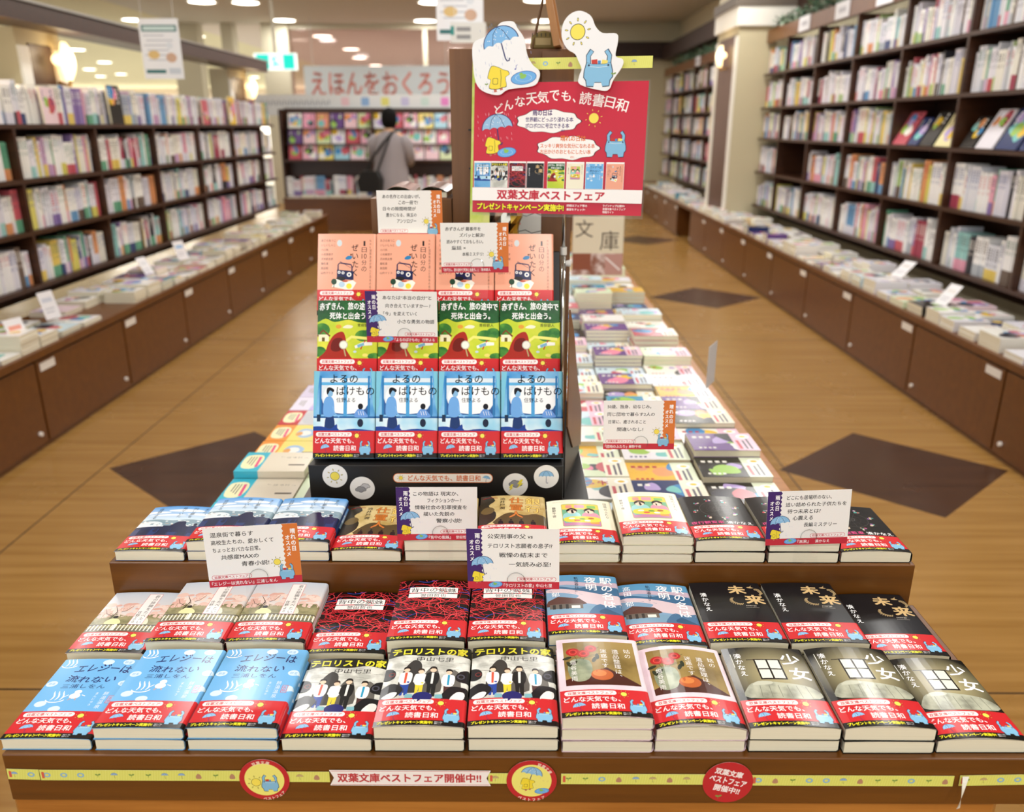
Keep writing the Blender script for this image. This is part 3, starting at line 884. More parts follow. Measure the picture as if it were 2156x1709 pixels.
BOOKS = {}
def book_meshes(key, b):
    k = (key, b)
    if k in BOOKS: return BOOKS[k]
    fn, T, side = ARTS[key]
    prof, f, cuts, r = bender(T, b)
    mb = MB()
    get_art(key).into(mb, 'gloss', f, 0.0, cuts)
    cs = mat(side, 'gloss'); wh = mat('#f4f1e8', 'matte')
    pts = [(0.0, prof(0))] + [(c, prof(c)) for c in sorted(cuts)] + [(W6, prof(W6))]
    # underside of the front cover, spine, back cover: thin folded sheet
    def strip(path, m, y0=0.0, y1=H6):
        v = []; fs = []
        for i, (x, z) in enumerate(path):
            v += [(x / 1000, y0 / 1000, z / 1000), (x / 1000, y1 / 1000, z / 1000)]
            if i: fs.append((2 * i - 2, 2 * i, 2 * i + 1, 2 * i - 1))
        mb.add(v, fs, m)
    strip([(x, z - 0.3) for x, z in pts[:-1]], wh)
    strip([(W6, prof(W6)), (W6, r), (W6 - r * .3, r * .3), (W6 - r, 0.25), (0, 0.25), (0, 0)], cs)
    strip([(0, 0), (W6 - r, 0), (W6, r)], cs)
    # folded-in flap seen as a pale line along the tail edge
    strip([(0.3, prof(0) - 0.3)] + [(x, T + (prof(x) - T) * 0.62 - .2) for x in (6, 18, 32, 46, 60)], wh, 0.2, H6 - .2)
    cover = art_mesh(mb, 'cover')
    pg = MB()
    n = 12; P0 = []
    for i in range(n + 1):
        x = 1.2 + (W6 - 3.0) * i / n
        P0.append((x, T - 0.7 + max(0, (prof(x) - T)) * (0.42 if b > 1.2 else .8)))
    P0[-1] = (P0[-1][0], P0[-1][1] - 1.2)
    poly = [(1.2, 0.5)] + P0 + [(W6 - 1.8, 1.6), (W6 - 3.2, 0.5)]
    poly = [(x / 1000, z / 1000) for x, z in poly]
    pg.prism(poly, 0.0012, 0.1468, PAGES, axis='y')
    pages = pg.mesh('page_block')
    bb = MB()
    def fb(x, y, z): return f(x, y + 0.4, z + 0.35)
    BAND.into(bb, 'gloss', fb, 0.0, cuts)
    rd = mat('#cf2a2f', 'gloss'); bk = mat('#15120f', 'gloss')
    for y0, y1, m in ((0.4, 9.0, bk), (9.0, 46.4, rd)):
        v = []; fs = []
        for i, (x, z) in enumerate([(W6 + .15, prof(W6) + .2), (W6 + .15, r), (W6 - r * .3 + .1, r * .3 - .1), (W6 - r, -0.05), (60, -0.05)]):
            v += [(x / 1000, y0 / 1000, z / 1000), (x / 1000, y1 / 1000, z / 1000)]
            if i: fs.append((2 * i - 2, 2 * i, 2 * i + 1, 2 * i - 1))
        bb.add(v, fs, m)
        bb.add([(-0.1 / 1000, y / 1000, z / 1000) for y, z in ((y0, prof(0) + .3), (y1, prof(0) + .3), (y1, prof(0) - 1.2), (y0, prof(0) - 1.2))], [(0, 1, 2, 3)], m)
    band = art_mesh(bb, 'paper_band')
    BOOKS[k] = (cover, pages, band)
    return BOOKS[k]

def book(key, b, loc, rot, label, group, name='paperback_book'):
    root = empty(name, loc, rot, label, 'book', group)
    c, p, bd = book_meshes(key, b)
    link('page_block', p, root); link('cover', c, root); o = link('paper_band', bd, root)
    o['label'] = 'red paper band with white lettering'
    return root
# ------------------------------------------------------------------ shared materials
PANEL = woodmat('walnut_laminate', '#58320a', '#754612', (3, 60, 60), 0.32, 1.0, sharp=(.25, .75))
PANELV = woodmat('walnut_upright', '#6c4522', '#7f542b', (60, 60, 3), 0.4, 1.0, sharp=(.25, .75))
OAK = woodmat('oak_table', '#9a5f22', '#b97a34', (3, 60, 60), 0.35, 1.0)
DARKW = woodmat('dark_shelf_wood', '#321a0b', '#462610', (3, 40, 40), 0.38, 1.0)
CABW = woodmat('cabinet_wood', '#5e340c', '#6e4112', (2, 20, 20), 0.33, 1.0)
BLACK = nodemat('black_board', '#141312', 0.42, 0.5)
CHROME = nodemat('chrome', '#c8c8c6', 0.15, 0.5, metal=1.0)
CLEAR = clearmat('clear_acrylic', '#ffffff', 0.02)
CREAM = nodemat('cream_wall', '#cfc4a4', 0.7, 0.3)

# ------------------------------------------------------------------ the shop shell
def mk_floor():
    m = nodemat('wood_print_floor', '#a9834e', 0.22, 0.5)
    nt = m.node_tree; b = nt.nodes['Principled BSDF']; L = nt.links.new
    N = nt.nodes.new
    tc = N('ShaderNodeTexCoord')
    def noise(scale, sx, sy, det=4):
        mp = N('ShaderNodeMapping'); mp.inputs['Scale'].default_value = (sx, sy, 1)
        n = N('ShaderNodeTexNoise'); n.inputs['Scale'].default_value = scale; n.inputs['Detail'].default_value = det
        L(tc.outputs['Object'], mp.inputs[0]); L(mp.outputs[0], n.inputs['Vector']); return n
    def ramp(src, a, c, p0=.3, p1=.7):
        r = N('ShaderNodeValToRGB'); r.color_ramp.elements[0].color = hexc(a); r.color_ramp.elements[1].color = hexc(c)
        r.color_ramp.elements[0].position = p0; r.color_ramp.elements[1].position = p1; L(src, r.inputs[0]); return r
    grain = noise(1.0, 1.2, 26)
    base = ramp(grain.outputs['Fac'], '#966e36', '#ad8449', .3, .7)
    dark = ramp(grain.outputs['Fac'], '#3c2518', '#50331f', .3, .7)
    sep = N('ShaderNodeSeparateXYZ'); L(tc.outputs['Object'], sep.inputs[0])
    def M(op, a, b_=None, c=None):
        n = N('ShaderNodeMath'); n.operation = op
        for i, q in enumerate((a, b_, c)):
            if q is None: continue
            if isinstance(q, (int, float)): n.inputs[i].default_value = q
            else: L(q, n.inputs[i])
        return n.outputs[0]
    X = sep.outputs['X']; Y = sep.outputs['Y']
    # lozenges every 3.93 m along the aisles
    yw = M('ABSOLUTE', M('SUBTRACT', M('MODULO', M('ADD', Y, 3.93 * 5 - 3.42 + 1.965), 3.93), 1.965))
    mask = None
    for cx in (-1.34, 1.71):
        d = M('ADD', M('DIVIDE', M('ABSOLUTE', M('SUBTRACT', X, cx)), 0.52), M('DIVIDE', yw, 0.475))
        k = M('LESS_THAN', d, 1.0)
        mask = k if mask is None else M('MAXIMUM', mask, k)
    mix = N('ShaderNodeMix'); mix.data_type = 'RGBA'
    L(mask, mix.inputs[0]); L(base.outputs[0], mix.inputs[6]); L(dark.outputs[0], mix.inputs[7])
    # joints
    jm = None
    for src, off, per, hw in ((X, 1.89, 3.11, .0035), (Y, -1.88 + 1.31 * 9, 3.93, .004)):
        k = M('LESS_THAN', M('ABSOLUTE', M('SUBTRACT', M('MODULO', M('ADD', src, off + per * 3.5), per), per / 2)), hw)
        jm = k if jm is None else M('MAXIMUM', jm, k)
    mix2 = N('ShaderNodeMix'); mix2.data_type = 'RGBA'
    L(jm, mix2.inputs[0]); L(mix.outputs[2], mix2.inputs[6]); mix2.inputs[7].default_value = hexc('#4a3520')
    L(mix2.outputs[2], b.inputs['Base Color'])
    rn = noise(3, 1, 1, 3)
    mr = N('ShaderNodeMapRange'); mr.inputs['To Min'].default_value = .16; mr.inputs['To Max'].default_value = .34
    L(rn.outputs['Fac'], mr.inputs['Value']); L(mr.outputs[0], b.inputs['Roughness'])
    return m
fl = MB(); fl.box(-6.4, 7, -4, 17, -0.1, 0, mk_floor()); struct(fl.build('floor'))
HF = nodemat('hall_floor_tile', '#d6d2c8', .3, .5); fl = MB(); fl.box(-30, -6.4, -4, 46, -0.1, 0, HF); fl.box(-6.4, 7, 17, 46, -0.1, 0, HF); struct(fl.build('floor_hall'))  # pale hall floor added to keep brown bounce light off the hall ceiling
TAUPE = nodemat('taupe_ceiling', '#dcdad4', 0.8, 0.2); HALLC = nodemat('hall_ceiling_paint', '#ece6c8', 0.8, 0.2)
c_ = MB(); c_.box(-6.4, 7, -4, 17.0, CEIL, CEIL + .1, TAUPE); struct(c_.build('ceiling'))
c_ = MB(); c_.box(-30, -6.42, -4, 46, CEIL, CEIL + .1, HALLC); c_.box(-6.42, 7, 17.02, 46, CEIL, CEIL + .1, nodemat('hall_ceiling_far', '#e6dcd6', .8, .2)); struct(c_.build('ceiling_hall'))
w = MB(); w.box(3.06, 3.2, -4, 17, 0, CEIL, CREAM); struct(w.build('wall_right'))
w = MB(); w.box(-30.2, -30, -4, 46, 0, CEIL, nodemat('hall_wall_paint', '#e4e0d2', .8, .2)); struct(w.build('wall_hall_left'))
w = MB(); w.box(-30, 7, 46, 46.2, 0, CEIL, nodemat('hall_end_paint', '#d8cabc', .8, .2)); struct(w.build('wall_hall_back'))
DBR = nodemat('dark_brown_trim', '#2c160c', 0.5, 0.4)
# back of the shop: posts, glass front, solid right part
w = MB(); w.box(1.3, 3.06, 16.9, 17.1, 0, CEIL, CREAM); struct(w.build('wall_back'))
w = MB(); w.box(0.9, 3.06, 16.6, 16.9, 2.66, 2.95, DBR); struct(w.build('trim_1'))
POSTM = nodemat('post_paint', '#cfc8b0', .5, .4)
for i, (x, wd) in enumerate(((-4.6, .5), (-5.5, .22), (-6.3, .5), (1.1, .3))):
    w = MB(); w.box(x - wd / 2, x + wd / 2, 16.85, 17.15, 0, CEIL, POSTM); struct(w.build('trim_%d' % (i + 2)))
w = MB(); w.box(-4.35, .95, 16.98, 17.02, 0.1, 3.2, clearmat('shopfront_glass', '#f0e2e0', .04)); o = struct(w.build('window_1'))
f_ = MB(); f_.box(-4.35, .95, 16.94, 17.06, 3.2, CEIL, POSTM); f_.box(-4.35, .95, 16.94, 17.06, 0, .1, POSTM)
f_.box(-1.8, -1.72, 16.95, 17.05, .1, 3.2, POSTM); f_.build('window_frame', o)
# fascia over the aisle on the right: dark soffit over the near bays, pale beyond the pillar
w = MB(); w.box(3.0, 3.06, 1.0, 9.69, 2.46, CEIL, DBR); struct(w.build('trim_6'))
w = MB(); w.box(2.70, 3.06, 10.83, 16.6, 2.62, 2.86, DBR); struct(w.build('trim_7'))
# left: the timber beam carried on pillars behind the bookcase
w = MB(); w.box(-3.0, -2.75, 1.0, 9.7, 2.03, 2.13, DARKW); w.box(-2.78, -2.735, 1.0, 9.7, 2.13, 2.145, nodemat('beam_metal_edge', '#a8a49c', .3, .5, metal=.8)); struct(w.build('beam_left'))

def wall_lamp(x, y, z, side, label):
    """shell-shaped glass shade and its bulb on a brass arm; side = direction the lamp faces along x"""
    t = empty('wall_lamp', (x, y, z), (0, 0, 0), label, 'wall lamp', 'shell wall lamps on the pillars')
    a = MB(); a.tube([(0, 0, -.1), (side * .07, 0, -.12), (side * .09, 0, -.03)], .012, nodemat('lamp_brass', '#b08a4a', .3, .5, metal=.9)); a.build('arm', t)
    s = MB(); g = nodemat('lamp_glass', '#fff0d0', .4, .4, emit='#ffdca0', estr=2.2)
    pts = []; n = 14
    for i in range(9):
        v = i / 8; rr = .062 * math.sin(PI * min(v * .8 + .12, 1)) ** .8
        for k in range(n):
            th = PI * (k / (n - 1) - .5)
            pts.append((side * (.06 + rr * math.cos(th)), rr * math.sin(th), -.09 + .23 * v))
    s.add(pts, [(i * n + k, i * n + k + 1, (i + 1) * n + k + 1, (i + 1) * n + k) for i in range(8) for k in range(n - 1)], g)
    sh = s.build('glass_shade', t, smooth=True); sm = sh.modifiers.new('thickness', 'SOLIDIFY'); sm.thickness = .004
    b = bpy.data.meshes.new('bulb'); bm = bmesh.new(); bmesh.ops.create_uvsphere(bm, u_segments=12, v_segments=8, radius=.035, matrix=Matrix.Translation((side * .06, -.09, .03))); bm.to_mesh(b); bm.free()
    b.materials.append(g); link('bulb', b, t)
    pl = bpy.data.lights.new('wall_lamp_glow', 'POINT'); pl.energy = 2.2; pl.color = (1, .8, .55); pl.shadow_soft_size = .06
    po = bpy.data.objects.new('wall_lamp_glow', pl); COL.objects.link(po); po.parent = t; po.location = (side * .16, 0, .05)

RECESS = nodemat('pillar_niche', '#4a2c18', .4, .5)
WHT = nodemat('white_plaster', '#efece2', .6, .3)
def pillar(n, x0, x1, y0, y1, z0, z1, side):
    p = MB(); p.box(x0, x1, y0, y1, z0, z1, nodemat('pillar_plaster', '#cabf9e', .65, .3)); o = struct(p.build('trim_%d' % n))
    xs = x1 if side > 0 else x0
    q = MB(); e = .006 * side
    q.box(min(xs, xs + e), max(xs, xs + e), y0 + .12, y1 - .12, z0 + .06, z1 - .08, RECESS); q.build('niche_panel', o)
    for a, b in ((y0, y0 + .1), (y1 - .1, y1)):
        q = MB(); q.box(min(xs, xs + 3 * e), max(xs, xs + 3 * e), a, b, z0, z1 - .1, WHT); q.build('edge_moulding', o)
pillar(10, 2.42, 3.06, 9.76, 10.76, 0, 2.50, -1)
w = MB(); w.box(2.38, 3.06, 9.72, 10.80, 2.50, 2.70, WHT); w.box(2.36, 3.06, 9.70, 10.82, 2.70, 2.80, nodemat('capital_grey', '#6c6258', .6, .3)); w.box(2.41, 3.06, 9.75, 10.77, 2.80, CEIL, CREAM); struct(w.build('trim_11'))
wall_lamp(2.41, 10.2, 2.20, -1, 'shell wall lamp glowing on the cream pillar of the right-hand aisle')
for i, (ya, yb) in enumerate(((4.35, 4.85), (5.25, 5.75), (9.0, 9.62))):
    pillar(12 + i, -3.16, -2.97, ya, yb, 1.49, 2.03, 1)
    wall_lamp(-2.96, yb - .1, 1.84, 1, ('shell wall lamp glowing at the near end above the left-hand bookcase', 'shell wall lamp glowing on the second cream pillar above the left-hand bookcase', 'small shell wall lamp glowing at the far end above the left-hand bookcase')[i])

# ceiling lights seen in the frame
DISC = nodemat('downlight_diffuser', '#ffffff', .5, .2, emit='#fff6e4', estr=9.0)
RIM = nodemat('downlight_rim', '#f2efe6', .4, .4)
def mk_down():
    a = MB(); n = 24; v = [(.2 * math.cos(2 * PI * k / n), .2 * math.sin(2 * PI * k / n), -.012) for k in range(n)]; a.add(v, [tuple(range(n))], DISC)
    b = MB(); v = []
    for k in range(n):
        for r_, z in ((.2, -.014), (.235, -.016), (.24, 0)): v.append((r_ * math.cos(2 * PI * k / n), r_ * math.sin(2 * PI * k / n), z))
    b.add(v, [(3 * k + j, 3 * k + j + 1, 3 * ((k + 1) % n) + j + 1, 3 * ((k + 1) % n) + j) for k in range(n) for j in (0, 1)], RIM)
    return a.mesh('diffuser'), b.mesh('rim')
DD, DR = mk_down()
HALL = [(-6.98, 16.3), (-6.95, 19.2), (-4.9, 14.0), (-4.2, 19.2), (-4.2, 22.4), (-4.5, 25.2), (-4.55, 28.3), (.5, 22), (-1.5, 24)]
HALL += [(-12.6, 26.9), (-14.7, 30.2), (-14.9, 33), (-16.4, 34.5), (-9.6, 24.5), (-11.2, 22.5), (-12.4, 38), (-16.2, 26), (-18.5, 29.5), (-20.5, 33), (-13.6, 19.5), (-9.2, 30), (-10.5, 35), (-19, 37), (-8.6, 19.8), (-22, 38), (-7.5, 27)]
pos = [(x, y) for x, y in LAMPS if y > 6] + HALL
ordn = lambda n: '%d%s' % (n, 'th' if 10 < n % 100 < 14 else {1: 'st', 2: 'nd', 3: 'rd'}.get(n % 10, 'th'))
for i, (x, y) in enumerate(sorted(pos, key=lambda q: (q[0] < -6.4, q[1]))):
    z = CEIL if True else 0
    o = empty('ceiling_light', (x, y, z), (0, 0, 0), 'round white downlight in the %s ceiling, %s from the front and %s' % ('hall' if x < -6.4 else 'shop', ordn(i + 1), 'left of the aisle' if x < -.5 else 'over the aisle'), 'ceiling light', 'round ceiling downlights')
    link('diffuser', DD, o); link('rim', DR, o)
    if y > 17 or x < -6.4:
        ld = bpy.data.lights.new('downlight_glow', 'AREA'); ld.shape = 'DISK'; ld.size = .36; ld.energy = 70; ld.color = (1, .96, .88)
        if i % 2 == 0:
            lo = bpy.data.objects.new('downlight_glow', ld); COL.objects.link(lo); lo.location = (x, y, CEIL - .04)
# far shops of the hall, their lit fronts
LIT = nodemat('lit_shop_window', '#ffffff', .5, .2, emit='#fff8ea', estr=2.6)
for i, (y0, y1) in enumerate(((16, 24), (25, 33), (34.5, 45))):
    w = MB(); w.box(-29.99, -29.9, y0, y1, .3, 2.9, LIT); o = w.build('window_%d' % (i + 2)); struct(o)
w = MB(); w.box(-28, -5, 45.8, 45.95, .3, 2.8, LIT); struct(w.build('window_5'))

# ------------------------------------------------------------------ exit sign, hanging posters, banner
def sheet(name, art, loc, rot, label, cat, fin='satin', k=1.0, back='#f2f2ee', th=.8, group=None, kind=None, outline=None, parent=None):
    """a printed sheet or board, art in mm centred on its origin, facing +z before rotation"""
    mb = MB(); W, H = art.w * k, art.h * k
    art.into(mb, fin, lambda x, y, z: Vector(((x * k - W / 2) / 1000, (y * k - H / 2) / 1000, z / 1000)), 0.0, (), outline is None)
    m = mat(back, fin)
    o_ = outline or [(0, 0), (art.w, 0), (art.w, art.h), (0, art.h)]
    b = MB(); b.prism([((x * k - W / 2) / 1000, (y * k - H / 2) / 1000) for x, y in o_], -th / 1000, -.00002, m)
    mb.add(b.v, b.f, m)
    o = link(name, art_mesh(mb, name), parent, loc, rot)
    return tag(o, label, cat, group, kind)

ex = Art(340, 130)
ex.rect(0, 0, 340, 130, '#dff5ee')
t = empty('exit_sign', (-3.07, 11.2, 2.24), (PI / 2, 0, 0), 'green and white lit exit sign hanging from the ceiling', 'exit sign')
mb = MB(); eg = nodemat('exit_green', '#10c8b4', .4, .4, emit='#12d8c4', estr=.75); ew = nodemat('exit_white', '#f4fffb', .4, .4, emit='#f0fffa', estr=.8)
mb.box(-.27, .27, -.10, .10, -.04, 0, ew)
mb.box(-.24, -.08, -.085, .085, 0, .003, eg); mb.box(.10, .24, -.085, .085, 0, .003, eg); mb.build('lit_panel', t)
mb = MB(); mb.tube([(-.05, .0, -.03), (-.03, .04, .004), (.01, .05, .004)], .012, eg, 6); mb.tube([(-.03, .03, .005), (.0, -.01, .005), (-.03, -.06, .005)], .012, eg, 6); mb.tube([(0, -.01, .005), (.05, -.05, .005)], .012, eg, 6); mb.tube([(.03, .06, .004), (.035, .062, .004)], .018, eg, 8); mb.build('running_figure_symbol', t)
mb = MB(); mb.tube([(0, .1, -.02), (0, 1.0, -.02)], .02, mat('#d8d4c4'), 8); mb.build('hanger_pole', t)

def poster_art(seed, head='#2f6c6c'):
    g = random.Random(seed); a = Art(300, 420)
    a.rect(0, 0, 300, 420, '#e9eaec'); a.rect(18, 330, 264, 46, head); a.rrect(30, 340, 240, 26, 8, '#c9dcd8')
    for i in range(6): a.rect(24 + 20 * (i % 2), 300 - i * 34, 150 + 60 * g.random(), 8, '#b9bcc4', same=i > 0)
    a.ell(90, 170, 44, 30, '#d8b878'); a.ell(220, 150, 40, 34, '#caa68c'); a.ell(215, 235, 26, 24, '#d8dde2'); a.rect(18, 40, 150, 26, head); a.rect(190, 36, 90, 40, '#c4ccd4')
    return a
LEG = 0
def hang(label, loc, k, seed, rz=0, z_top=CEIL):
    o = sheet('hanging_poster', poster_art(seed), loc, (PI / 2, 0, rz), label, 'hanging poster', k=k, group='posters hung from the ceiling')
    th = MB()
    for s in (-.4, .4):
        th = MB(); th.tube([(s * .3 * k, .21 * k, 0), (s * .3 * k, z_top - loc[2], 0)], .0012, mat('#e8e8e8'), 5); th.build('hanging_thread', o)
    return o
hang('white poster with teal heading hanging above the left-hand bookcase', (-2.15, 5.35, 1.914), 0.8, 1)
hang('pale poster hanging high behind the brown upright board', (-.295, 4.6, 2.06), .8, 2)
b = Art(300, 160); b.rect(0, 0, 300, 160, '#dcdcd6'); b.rect(50, 90, 120, 34, '#8c8c8c'); b.rect(50, 30, 120, 34, '#8c8c8c'); b.rect(0, 60, 30, 70, '#2c8c84')
sheet('notice_card', b, (-.25, 4.55, 1.925), (PI / 2, 0, .05), 'small white notice with two grey lines below the pale hanging poster', 'notice', k=.6)
bn = Art(2600, 560)
bn.rect(0, 0, 2600, 560, '#dfe8ec'); bn.text('えほんをおくろう', 110, 70, 2380, 400, '#ef8f80', .02)
sheet('banner', bn, (-2.49, 15.9, 2.196), (PI / 2, 0, 0), 'long white banner with red lettering across the back of the shop', 'banner', th=2, k=1.055)
for sx in (-1.2, 1.2):
    th = MB(); th.tube([(sx, .27, 0), (sx, CEIL - 2.196, 0)], .006, mat('#d8d8d4'), 6); th.build('hanging_cord', bpy.data.objects['banner'])
bw = Art(4400, 300); bw.rect(0, 0, 4400, 300, '#e6e8e8')
g = random.Random(2)
for i in range(26): bw.rect(600 + i * 42, 140 + 20 * (i % 2), 26, 60, '#b4b6ba', same=i > 0)
for i, c in enumerate(('#f0c8d0', '#8fb4e0', '#e6e07a', '#c9c4e4', '#cfe4dc', '#ee8cd0')): bw.rrect(1850 + i * 300, 140, 120, 120, 20, c)
bw.rect(1500, 40, 1100, 50, '#e8c8bc'); bw.rect(3700, 150, 500, 60, '#c4c8c4')
sheet('sign_board', bw, (-2.3, 13.1, 1.765), (PI / 2, 0, 0), 'wide white sign board with small coloured squares above the far gondola', 'sign board', th=8)

for sx in (-2.1, 2.1):
    th = MB(); th.tube([(sx, -.14, -.02), (sx, -1.765 + .0005, -.02)], .02, mat('#c8c4b8'), 8); th.build('leg', bpy.data.objects['sign_board'])
for sx in (-.07, .07):
    th = MB(); th.tube([(sx, .04, 0), (sx, CEIL - 1.925, 0)], .0012, mat('#e8e8e8'), 5); th.build('hanging_thread', bpy.data.objects['notice_card'])
# ------------------------------------------------------------------ the display island: low table, front tray, step box, rack platform
ZT, Z0, Z1 = 0.732, 0.798, 0.865
t = MB()
t.prism([(-.625, .80), (-.590, .757), (.560, .757), (.595, .80), (.595, 5.02), (-.56, 5.02), (-.56, 2.6), (-.625, 2.6)], .03, ZT, OAK)
lt = t.build('display_table', bevel=.002)
tag(lt, 'long low oak-brown table that carries the whole book island in the aisle', 'table')
t = MB(); t.box(-.590, .597, .752, 1.0685, ZT, Z0, PANEL)
tray = tag(t.build('display_plinth', bevel=.0015), 'walnut-brown plinth under the two front rows, taped and stickered on its face', 'plinth')
t = MB(); t.box(-.606, .590, 1.069, 1.238, ZT, Z1, PANEL)
tag(t.build('display_step', bevel=.0015), 'plain walnut-brown step box behind the plinth, carrying the third row', 'plinth')
t = MB(); PLM = woodmat('dark_platform', '#3a2010', '#4c2c16', (3, 50, 50), .35); t.box(-.372, .125, 1.2385, 1.60, .842, Z1, PLM); t.box(-.372, .072, 1.2385, 1.60, ZT, .842, PLM)
tag(t.build('rack_platform'), 'dark brown platform box under the black display rack', 'plinth')

# rows of face-up paperbacks -------------------------------------------------
PIT = 0.1069
DESC = dict(onsen='light blue paperback with steam marks', terror='paperback with yellow title over people', rose='pink-bordered paperback with roses in a vase', shojo='dark paperback with a lit window over a bed',
            sakura='pale paperback with cherry blossom and a white fence', spider='black paperback tangled with red and blue threads', eki='blue and pink paperback with a station roof', mirai='black paperback with two gold characters',
            train='sky-blue paperback with a dark piano shape', bank='olive paperback with huge gold characters', estate='cream paperback with two women at a table', wheel='black paperback with a ring of small pictures',
            radio='salmon paperback with a navy radio', hood='green paperback with a red hooded cape', night='blue paperback with two figures at a window')
def row(name_row, y, z, seq, x0, PIT):
    rnd = random.Random(len(seq) + int(y * 100))
    seen = {}
    for i, (key, n, b) in enumerate(seq):
        seen[key] = seen.get(key, 0) + 1
        tot = sum(1 for k_, _, _ in seq if k_ == key)
        T = ARTS[key][1] / 1000
        which = {1: 'leftmost' if tot > 1 else 'only', tot: 'rightmost'}.get(seen[key], 'middle')
        for lv in range(n):
            top = lv == n - 1
            bb = b if top else .6
            jx, jy, ja = (rnd.uniform(-.0006, .0006), rnd.uniform(-.0012, .0012), rnd.uniform(-.25, .25))
            lab = '%s, %s of %s row%s' % (DESC[key], which, name_row, '' if n == 1 else (', top of pile' if top else (', bottom of pile' if lv == 0 else ', mid pile')))
            book(key, bb, (x0 + i * PIT + jx, y + jy, z + lv * (T + .0008)), (0, 0, R(ja)), lab, 'face-up fair paperbacks in the %s row' % name_row)
row('front', .760, Z0 + .0003, [('onsen', 1, 1.6), ('onsen', 2, 1.6), ('onsen', 2, 2.2), ('terror', 1, 1.8), ('terror', 2, 3.4), ('terror', 2, 3.4), ('rose', 3, 3.6), ('rose', 2, 8.5), ('shojo', 2, 3.6), ('shojo', 2, 5.2), ('shojo', 1, 5.2)], -.593, .1075)
row('second', .917, Z0 + .0003, [('sakura', 1, 2.4), ('sakura', 2, 2.4), ('sakura', 2, 2.4), ('spider', 1, 2.2), ('spider', 2, 2.8), ('spider', 2, 2.8), ('eki', 3, 3.6), ('eki', 2, 5.0), ('mirai', 2, 1.8), ('mirai', 2, 1.8), ('mirai', 1, 2.6)], -.600, .1070)
row('third', 1.075, Z1 + .0003, [('train', 1, 3.2), ('train', 2, 3.2), ('train', 2, 3.2), ('bank', 1, 3.6), ('bank', 2, 3.6), ('bank', 2, 3.6), ('estate', 2, 4.4), ('estate', 3, 4.0), ('wheel', 2, 3.6), ('wheel', 2, 3.6), ('wheel', 1, 3.6)], -.599, .1080)

# ------------------------------------------------------------------ black rack and its three tiers of upright books
rk = empty('display_rack', (0, 0, 0), (0, 0, 0), 'black tiered cardboard display rack holding three rows of upright paperbacks', 'display rack')
b = MB()
prof_ = [(1.262, Z1 + .0005), (1.262, .9405), (1.3005, .9365), (1.3385, 1.0315), (1.3385, 1.0475), (1.3775, 1.0435), (1.4165, 1.140), (1.4165, 1.1515), (1.4575, 1.1475), (1.5005, 1.262), (1.507, 1.262), (1.535, Z1 + .0005)]
b.prism(prof_, -.350, .078, BLACK, axis='x'); b.build('tiered_body', rk, bevel=.0012)
b = MB()
def wing(prof, m, off):
    """slanting side panel: prof = (s, z), s runs from the front edge (0) to the flared rear edge (1)"""
    a0, a1 = Vector((.080, 1.285, 0)), Vector((.121, 1.50, 0)); n_ = Vector((.0025, -.0006, 0))
    P_ = [a0.lerp(a1, s_) + Vector((off, 0, z_)) for s_, z_ in prof]
    k_ = len(P_); t_ = tessellate_polygon([[Vector((s_, z_, 0)) for s_, z_ in prof]])
    b.add(P_ + [q + n_ for q in P_], [tuple(q) for q in t_] + [tuple(i + k_ for i in reversed(q)) for q in t_] + [(i, (i + 1) % k_, k_ + (i + 1) % k_, k_ + i) for i in range(k_)], m)
wing([(0, Z1 + .001), (1, Z1 + .001), (1, .93), (.4, .96), (0, 1.05)], BLACK, 0)
wing([(.02, 1.0), (.4, .93), (1, .885), (1, .955), (.6, 1.05), (.3, 1.145), (.02, 1.20)], PANELV, .0028)  # walnut brown here is a reflection painted onto the rack's side
b.build('side_wing', rk)
b = MB(); b.box(.079, .124, 1.27, 1.52, Z1 + .0005, Z1 + .006, BLACK)
b.tube([(.1235, 1.27, Z1 + .004), (.1240, 1.38, Z1 + .004), (.1235, 1.52, Z1 + .004)], .0012, CHROME, 6); b.build('base_flange', rk)
LEAN = R(68)
def tier(key, x0, yf, zf, name, hid=()):
    T = ARTS[key][1] / 1000
    nx = Vector((0, -math.sin(LEAN), math.cos(LEAN)))
    for i in range(4):
        p = Vector((x0 + i * .1064, yf, zf)) - nx * (T + .0016)
        wh = ('leftmost', 'second from left', 'third from left', 'rightmost')[i]
        book(key, .8, p, (LEAN, 0, R((-.3, .2, .0, .3)[i])), '%s, %s on the %s rack tier' % (DESC[key], wh, name), 'upright paperbacks on the rack, %s tier' % name)
tier('night', -.3455, 1.277, .947, 'lowest')
tier('hood', -.3485, 1.354, 1.053, 'middle')
tier('radio', -.3585, 1.434, 1.158, 'top')
# header strip and round weather stickers on the front of the rack
hd = Art(168, 17)
hd.rrect(0, 0, 168, 17, 8, '#e07a38'); hd.rrect(1, 1, 166, 15, 7.2, '#fbf6ee'); hd.sun(13, 8.5, 3.4); hd.text('どんな天気でも、読書日和', 25, 3, 122, 11, '#dd6f2e', .02); hd.brolly(157, 7.5, 12, tilt=-12)
def on_rack(art, cx, cz, name, label, outline=None, k=1.0):
    return sheet(name, art, (cx, 1.2610, cz), (PI / 2, 0, 0), None, None, k=k, th=.15, parent=rk, outline=outline)
o_ = [(8, 0), (160, 0), (165, 2.5), (168, 8.5), (165, 14.5), (160, 17), (8, 17), (3, 14.5), (0, 8.5), (3, 2.5)]
on_rack(hd, -.124, .918, 'header_strip', '', o_)
circ = lambda r, n=48: [(r + r * math.cos(2 * PI * i / n), r + r * math.sin(2 * PI * i / n)) for i in range(n)]
def disc(draw):
    a = Art(42, 42); a.ell(21, 21, 21, 21, '#f6f5f2', 48); draw(a); return a
